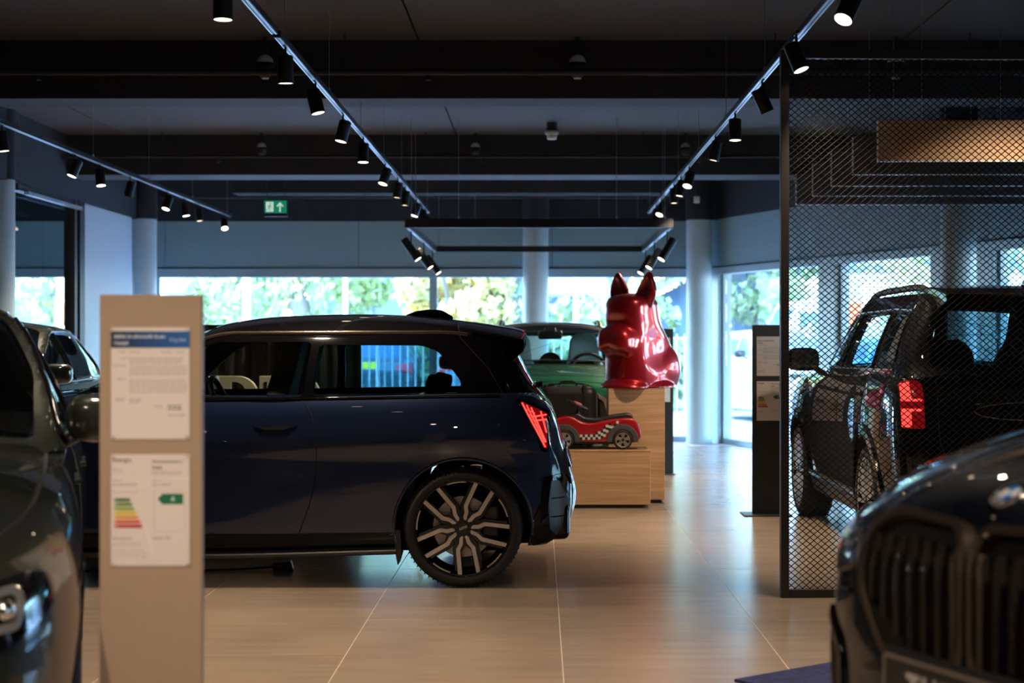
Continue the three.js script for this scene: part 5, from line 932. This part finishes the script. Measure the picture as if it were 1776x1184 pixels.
// ---- black drape and big letters behind the blue hatchback, cable and charger under it
{
  const g = new THREE.PlaneGeometry(1.55, 1.42, 120, 30), p = g.attributes.position, n1 = lattice(77, 9, 1), n2 = lattice(78, 23, 1);
  for (let i = 0; i < p.count; i++) { const u = p.getX(i) / 1.55 + .5, v = p.getY(i) / 1.42 + .5; p.setZ(i, .07 * (n1(u + .05 * (1 - v), 0) - .5) + .04 * (n2(u + .08 * (1 - v) * (u - .6), 0) - .5) + .02 * Math.sin(u * 95 + 4 * v * (u - .6))); } g.computeVertexNormals();
  const t = thing('drape_stand', 'black draped cloth on a stand seen through the blue hatchback', 'drape', [-2.15, 0, -13.3]); const m = M.drape.clone(); m.side = THREE.DoubleSide;
  mesh('drape', g.translate(0, .71, .03), m, t); mesh('top_rail', bar(V(-.78, 1.425, 0), V(.78, 1.425, 0), .014, 10), M.satin, t); for (const x of [-.77, .77]) { mesh('upright', bar(V(x, .01, -.06), V(x, 1.42, 0), .012, 8), M.satin, t); mesh('base_plate', rbox(.2, .012, .3, .004, x, .006, -.06), M.satin, t); }
  const pl = thing('letter_plinth', 'low black plinth carrying cream letters behind the blue hatchback', 'plinth', [-2.1, 0, -12.55]); mesh('plinth_body', rbox(1.5, .604, .3, .006, 0, .302, 0), M.satin, pl);
  const cream = std({ color: lin(.78, .72, .58), roughness: .5 }), face = std({ color: lin(.5, .46, .38), roughness: .5 });
  for (const [ch, x, wd, lab] of [['D', -2.354, .335, 'big cream letter D standing behind the blue hatchback'], ['T', -2.02, .15, 'big cream letter T standing behind the blue hatchback'], ['O', -1.86, .29, 'big cream letter O standing behind the blue hatchback']]) {
    const L = thing('display_letter', lab, 'letter', [x, .606, -12.56]), a = new TextGeometry(ch, { font: serif, size: .45, depth: .07, curveSegments: 10 }); a.computeBoundingBox(); const h = a.boundingBox, s = .455 / (h.max.y - h.min.y); a.translate(-h.min.x, -h.min.y, 0).scale(wd / (h.max.x - h.min.x), s, 1);
    mesh('letter_body', a, cream, L); mesh('letter_face', a.clone().scale(1, 1, .06).translate(0, 0, .07).applyMatrix4(new THREE.Matrix4().makeTranslation(0, .003, 0)).scale(1, .985, 1), face, L);
  }
  const c = thing('charger_box', 'small black power box lying on the floor under the blue hatchback', 'power box', [-1.465, 0, -9.92], .1);
  mesh('box_body', extrude(roundPoly([[-.055, .005], [-.06, .045], [.04, .05], [.055, .005]], .006), .1, .004, 2).translate(0, 0, -.05), M.satin, c); mesh('cable', tube([[-.055, .02, 0], [-.2, .012, .01], [-.5, .008, .03], [-.9, .008, -.02], [-1.3, .012, .05]], .007, 50, 8), M.satin, c);
  const s = thing('metal_strip', 'short bright metal strip on the floor beside the power box', 'strip', [-1.31, 0, -9.92]); mesh('strip_body', rbox(.12, .004, .03, .0015, 0, .002, 0), M.chrome, s);
  const r = tag(mesh('rug', rbox(2.9, .012, 3.6, .004, 1.45, .006, 1.8), M.rug), 'dark blue carpet under the near black crossover', 'rug'); r.position.set(.75, 0, -6.66); r.rotation.y = .69; { const uv = r.geometry.attributes.uv, p = r.geometry.attributes.position; for (let i = 0; i < p.count; i++) uv.setXY(i, p.getX(i) / .8, p.getZ(i) / .8); }
}

// ------------------------------------------------------------ outdoors
{
  const R = rng(99);
  const ground = structure('ground_outside', 'pale paved forecourt and street'); mesh('paving', box(120, .2, 60, 0, -.16, -53.2), M.asphalt, ground); mesh('paving', box(60, .2, 60, 42.3, -.16, 6.8), M.asphalt, ground);
  // railing along the forecourt
  const galv = std({ color: lin(.55, .57, .6), roughness: .4, metalness: .5 });
  const railGeo = cyl(.011, .011, 1.42, 6, 0, .76, 0);
  const fence = (x0, x1, z, label) => { const t = thing('railing', label, 'railing', [0, -.05, -z]); for (let x = x0; x <= x1 + .001; x += .112) { const b = mesh('railing_bar', railGeo, galv, t); b.position.x = x; } mesh('railing_rail', bar(V(x0 - .05, 1.4, 0), V(x1 + .05, 1.4, 0), .016, 8), galv, t); mesh('railing_rail', bar(V(x0 - .05, .14, 0), V(x1 + .05, .14, 0), .016, 8), galv, t); for (let x = x0 - .05; x < x1 + .2; x += 2.3) mesh('railing_post', cyl(.025, .025, 1.52, 10, x, .76, 0), galv, t); };
  fence(-10.5, -4.9, 25.2, 'galvanised railing outside, beyond the glass screen'); fence(-4.6, 2.9, 25.2, 'galvanised railing outside the windows behind the blue hatchback');
  // trees
  const bark = std({ color: lin(.16, .13, .10), roughness: .9 }), leafMats = [[.32, .37, .14], [.42, .45, .14], [.60, .48, .18], [.25, .31, .14]].map(([r, g, b]) => phy({ color: lin(r, g, b), roughness: .9, transmission: .35, thickness: 0, side: THREE.DoubleSide }));
  const leaf = (() => { const g = new THREE.PlaneGeometry(1, .62, 2, 1), p = g.attributes.position; for (let i = 0; i < p.count; i++) p.setZ(i, -.3 * p.getX(i) ** 2); g.computeVertexNormals(); return g; })();
  function tree(x, z, h, cr, kind, lean, label, n0 = 1500) {
    const n = Math.round(n0 * 2.2);
    const t = thing('tree', label, 'tree', [x, -.06, -z]);
    const fork = h * .3, P = [V(0, 0, 0), V(lean * .2, fork * .5, 0), V(lean * .5, fork, 0)];
    mesh('trunk', tube(P, .14 + h * .012, 16, 8), bark, t);
    const br = []; for (let i = 0; i < 7; i++) { const a = i * 2.4 + R(), l = cr * (.6 + .3 * R()); br.push(tube([P[2].clone().lerp(P[1], R() * .35), V(lean * .5 + Math.cos(a) * l * .5, fork + (h - fork) * .3, Math.sin(a) * l * .5), V(lean * .5 + Math.cos(a) * l, fork + (h - fork) * (.35 + .5 * R()), Math.sin(a) * l)], .05, 10, 5)); }
    mesh('branches', br, bark, t);
    const im = new THREE.InstancedMesh(leaf, leafMats[kind], n), q = new THREE.Quaternion(), e = new THREE.Euler(), m = new THREE.Matrix4(), col = new THREE.Color();
    const blobs = Array.from({ length: 15 }, () => { const a = R() * 6.28, rr = cr * Math.sqrt(R()) * .8; return [Math.cos(a) * rr + lean * .6, fork * .62 + (h - fork * .62) * R() * .9, Math.sin(a) * rr, cr * (.28 + .22 * R())]; });
    for (let i = 0; i < n; i++) { const b = blobs[i % 15], a = R() * 6.28, c = R() * 2 - 1, s = Math.sqrt(1 - c * c), d = b[3] * Math.cbrt(R()); e.set(R() * 6, R() * 6, R() * 6); q.setFromEuler(e); const k = .13 + .12 * R(); m.compose(V(b[0] + d * s * Math.cos(a), b[1] + d * c * .8, b[2] + d * s * Math.sin(a)), q, V(k, k, k)); im.setMatrixAt(i, m); const w = .75 + .5 * R(); im.setColorAt(i, col.setRGB(w, w, w * (.8 + .3 * R()))); }
    im.name = 'foliage'; im.userData.kind = 'stuff'; im.castShadow = true; t.add(im);
  }
  tree(-9.0, 47, 7.5, 3.0, 0, .3, 'leafy green tree outside, seen over the sign stand'); tree(-5.2, 41.5, 8, 3.3, 0, -1.2, 'green tree with a leaning forked trunk outside, over the middle of the blue roof', 2200); tree(-6.0, 52, 8, 1.9, 3, .2, 'dense green tree farther back, between the flagpoles');
  tree(-1.7, 41.5, 7, 2.2, 0, .1, 'green tree with straight pale trunk outside, near the window post'); tree(-1.8, 36, 4.5, 1.3, 2, 0, 'small yellowing tree outside, just past the window post', 1300); tree(-.75, 38, 8, 1.7, 1, .3, 'light green tree outside, past the yellowing one');
  tree(1.5, 37, 8, 1.9, 0, .4, 'tall green tree outside, over the green car'); tree(4.9, 53, 8, 2.6, 1, -.2, 'light green tree outside, behind the dog sculpture'); tree(-14, 39, 8, 3, 0, 0, 'green tree outside, beyond the glass screen'); tree(6.3, 41.5, 7, 1.8, 3, .2, 'green tree outside, beside the column by the angled windows'); tree(8.4, 34, 8, 3, 0, 0, 'green tree outside, behind the wire screen'); tree(10.5, 27, 7, 2.8, 1, 0, 'light green tree outside, over the roof of the black crossover'); tree(11.5, 21, 7, 2.6, 0, 0, 'green tree outside the angled windows, near the tail of the black crossover');
  tree(13.5, 13, 7.5, 3, 0, 0, 'green tree outside the angled windows, out of the picture'); tree(15, 8, 7.5, 3, 1, 0, 'light green tree outside the angled windows, out of the picture');
  for (const [x, z, h, cr, kind, label] of [[-13, 46, 9, 4.0, 0, 'broad green tree far outside, behind the orange striped truck'], [5.6, 66, 10, 5, 3, 'broad dark green tree far outside, behind the white building'], [11.5, 60, 9, 4.2, 0, 'broad green tree far outside, beside the open shed'], [15.5, 42, 9, 4.5, 3, 'broad dark green tree far outside, behind the wire screen'], [28, 36, 9, 4.5, 0, 'broad green tree far outside, behind the low white building'], [-19, 46, 9, 4.5, 3, 'broad dark green tree far outside, past the glass screen']]) tree(x, z, h, cr, kind, 0, label, 2600);
  // clipped hedge behind the forecourt
  { const t = thing('hedge', 'low green hedge outside, running behind the parked cars', 'hedge', [0, -.06, -34.5]); const im = new THREE.InstancedMesh(leaf, leafMats[3], 9000), m = new THREE.Matrix4(), q = new THREE.Quaternion(), e = new THREE.Euler(), col = new THREE.Color(); for (let i = 0; i < 9000; i++) { e.set(R() * 6, R() * 6, R() * 6); q.setFromEuler(e); const k = .14 + .12 * R(); m.compose(V(-14 + 22 * R(), 1.35 * Math.sqrt(R()), (R() - .5) * .9), q, V(k, k, k)); im.setMatrixAt(i, m); const w = .7 + .6 * R(); im.setColorAt(i, col.setRGB(w, w, w * .9)); } im.name = 'foliage'; im.userData.kind = 'stuff'; t.add(im); mesh('stems', Array.from({ length: 45 }, (_, i) => cyl(.02, .03, 1, 5, -14 + i * .49, .5, 0)), bark, t); }
  // white flagpoles and a lamp post
  const poleM = std({ color: lin(.8, .8, .82), roughness: .4 });
  for (const [x, z, r, lab] of [[-4.6, 27.2, .07, 'thick white flagpole outside, third from the tree trunk'], [-3.0, 26.8, .04, 'slim white flagpole outside, just beside the leaning trunk'], [-6.0, 27.6, .09, 'thick pale flagpole outside, over the sign stand'], [-6.6, 27.2, .035, 'slim pale flagpole outside, next to the thick one over the sign stand'], [.6, 28, .045, 'slim white flagpole outside, over the green car']]) { const t = thing('flagpole', lab, 'flagpole', [x, -.06, -z]); mesh('pole', cyl(r * .7, r, 8, 16, 0, 4, 0), poleM, t); mesh('pole_foot', cyl(r * 2, r * 2.2, .06, 20, 0, .03, 0), galv, t); mesh('pole_cap', new THREE.SphereGeometry(r * .9, 14, 10).translate(0, 8.02, 0), galv, t); }
  // buildings
  const wallBlue = std({ color: lin(.10, .14, .22), roughness: .7 }), wallPale = std({ color: lin(.5, .51, .52), roughness: .8 }), winM = std({ color: lin(.05, .09, .15), roughness: .15 }), roofM = std({ color: lin(.2, .22, .25), roughness: .7 });
  function building(x, z, w, d, h, m, label, cols, rows, doorX) {
    const t = thing('building', label, 'building', [x, -.06, -z]); mesh('walls', box(w, h, d, 0, h / 2, -d / 2), m, t); mesh('roof', rbox(w + .4, .25, d + .4, .04, 0, h + .12, -d / 2), roofM, t);
    for (let i = 0; i < cols; i++) for (let j = 0; j < rows; j++) { const f = group('window', t), cx = -w / 2 + (i + .5) * w / cols, cy = h * (j + .55) / rows, ww = w / cols * .55, wh = h / rows * .5; mesh('window_frame', [box(ww + .16, .08, .1, cx, cy + wh / 2, .03), box(ww + .16, .08, .1, cx, cy - wh / 2, .03), box(.08, wh, .1, cx - ww / 2, cy, .03), box(.08, wh, .1, cx + ww / 2, cy, .03)], roofM, f); mesh('pane', box(ww, wh, .03, cx, cy, .02), winM, f); }
    return t;
  }
  building(-3.6, 58, 8.4, 7, 5.6, wallBlue, 'dark blue building far outside, behind the trees', 3, 1); building(-15, 60, 10, 8, 6, wallPale, 'pale building far outside, behind the trees at the sign stand', 4, 2);
  { const b = building(.1, 46, 4.2, 6, 6.5, wallPale, 'white building outside with blue door posts, over the roof of the green car', 1, 2); const posts = std({ color: lin(.10, .22, .42), roughness: .5 }); for (const x of [-2.0, -1.55, -.6]) mesh('door_post', rbox(.22, 3.4, .2, .02, x, 1.7, .2), posts, b); mesh('door_lintel', rbox(1.6, .3, .2, .02, -1.2, 3.4, .2), posts, b); }
  { const t = thing('carport', 'grey open shed with a sloping roof outside, by the railing', 'shed', [4.0, -.06, -43.5]); mesh('roof', box(3.4, .22, 4, 0, 0, 0).rotateZ(.42).translate(0, 3.2, 0), roofM, t); mesh('wall_panel', extrude(roundPoly([[-1.5, 0], [1.5, 0], [1.5, 3.7], [-1.5, 2.3]], .02), .1).translate(0, 0, .5), wallBlue, t); for (const x of [-1.3, 1.3]) mesh('post', bar(V(x, 0, 1.6), V(x, 3, 1.6), .06, 8), galv, t); }
  building(9.5, 46, 7, 6, 5, wallBlue, 'dark blue building far outside, beside the column by the angled windows', 3, 1); building(21, 24, 6, 9, 4.5, wallPale, 'white low building outside, behind the black crossover', 3, 1).rotation.y = -1.2;
  // vehicles outdoors
  const redStripe = std({ color: lin(.85, .10, .03), roughness: .5 }), whitePaint = paintOf(.78, .80, .82, { metalness: .1 });
  function truck(x, z, turn, label) {
    const t = thing('delivery_truck', label, 'truck', [x, -.06, -z], turn);
    mesh('cargo_box', rbox(4.2, 2.1, 2.1, .06, .6, 1.75, 0), whitePaint, t); both('side_stripe', rbox(4.22, .5, .03, .01, .6, 1.95, 1.055), redStripe, t); mesh('rear_stripe', rbox(.03, .5, 2.1, .01, 2.71, 1.95, 0), redStripe, t);
    mesh('cab', extrude(roundPoly([[-3.1, .5], [-3.05, 1.2], [-2.6, 1.35], [-2.2, 2.2], [-1.55, 2.25], [-1.55, .5]], .12), 1.9, .04, 3).translate(0, 0, -.95), whitePaint, t); mesh('windscreen', box(.04, .75, 1.6).rotateZ(-.5).translate(-2.46, 1.75, 0), winM, t); both('side_window', box(.6, .5, .03, -1.95, 1.75, 1.0), winM, t);
    mesh('chassis', box(5.4, .25, 1.2, .1, .55, 0), M.chassis, t); const w = makeWheel({ R: .36, rim: .22, width: .24, style: 'five', face: M.aluminium }); for (const [a, s] of [[-2.3, 1], [-2.3, -1], [1.6, 1], [1.6, -1]]) { const c = w.clone(); c.position.set(a, .36, s * .9); c.rotation.y = s < 0 ? Math.PI : 0; t.add(c); }
    return t;
  }
  truck(-9.2, 39.4, -Math.PI / 2, 'white truck with an orange stripe outside, beyond the glass screen'); truck(7.6, 37.5, .1, 'white truck with an orange stripe outside, by the post of the wire screen'); 
  const silver = paintOf(.55, .57, .6, { metalness: .4 });
  const parked = (name, label, pos, turn, paint, k, plate) => {
    const c = makeCar({ name, label, pos, turn, ...tallHatch({ k, w: 1, wb: 2.606 }), paint, roof: paint, glass: winM, screenGlass: winM, wb: 2.606, R: .33, arch: .375, half: .87, tyre: .22, cabin: null, wheel: makeWheel({ R: .33, rim: .25, width: .22, style: 'five', face: M.aluminium }) });
    both('tail_light', c.skin.shell('rear', roundPoly([[.5, .9 * k], [.55, .98 * k], [.78, 1.0 * k], [.78, .84 * k]], .03), .02, .03, .08), std({ color: lin(.5, .01, .02), roughness: .2 }), c.t);
    both('headlight', c.skin.shell('front', roundPoly([[.46, .72 * k], [.5, .84 * k], [.74, .84 * k], [.74, .72 * k]], .04), .01, .02, .08), M.chrome, c.t); mesh('lower_grille', c.skin.shell('front', roundPoly([[-.5, .4], [.5, .4], [.45, .6], [-.45, .6]], .04), .01, .02, .1), M.chassis, c.t);
    mesh('rear_bumper', c.skin.shell('rear', roundPoly([[-.7, .36], [.7, .36], [.7, .5], [-.7, .5]], .04), .02, .02, .1), M.chassis, c.t);
    if (plate) mesh('number_plate', rbox(.02, .115, .52, .004, c.skin.hit('rear', 0, .97).p.x + .012, .97, 0), std({ color: lin(.8, .55, .02), roughness: .5 }), c.t);
    addMirror(c, .86, 1.11 * k, .98, .2, .14, .14, M.gloss); return c;
  };
  parked('parked_car', 'dark car with a yellow plate parked outside, seen through the blue hatchback', [-2.9, -.06, -32.0], Math.PI / 2 + Math.PI, paintOf(.03, .06, .07), 1.0, true);
  parked('parked_car', 'grey blue car parked outside, second one seen through the blue hatchback', [-.95, -.06, -32.4], Math.PI / 2 + Math.PI, paintOf(.12, .17, .2), .98, true);
  parked('parked_car', 'silver car parked outside the angled windows, facing in', [4.55, -.06, -28.6], Math.PI / 2 + .25, silver, 1.05, false);
  parked('parked_car', 'pale blue car parked outside, behind the wire screen', [7.0, -.06, -25.0], Math.PI / 2 + .5, paintOf(.25, .4, .55), 1.0, false);
}
renderer.render(scene, camera);
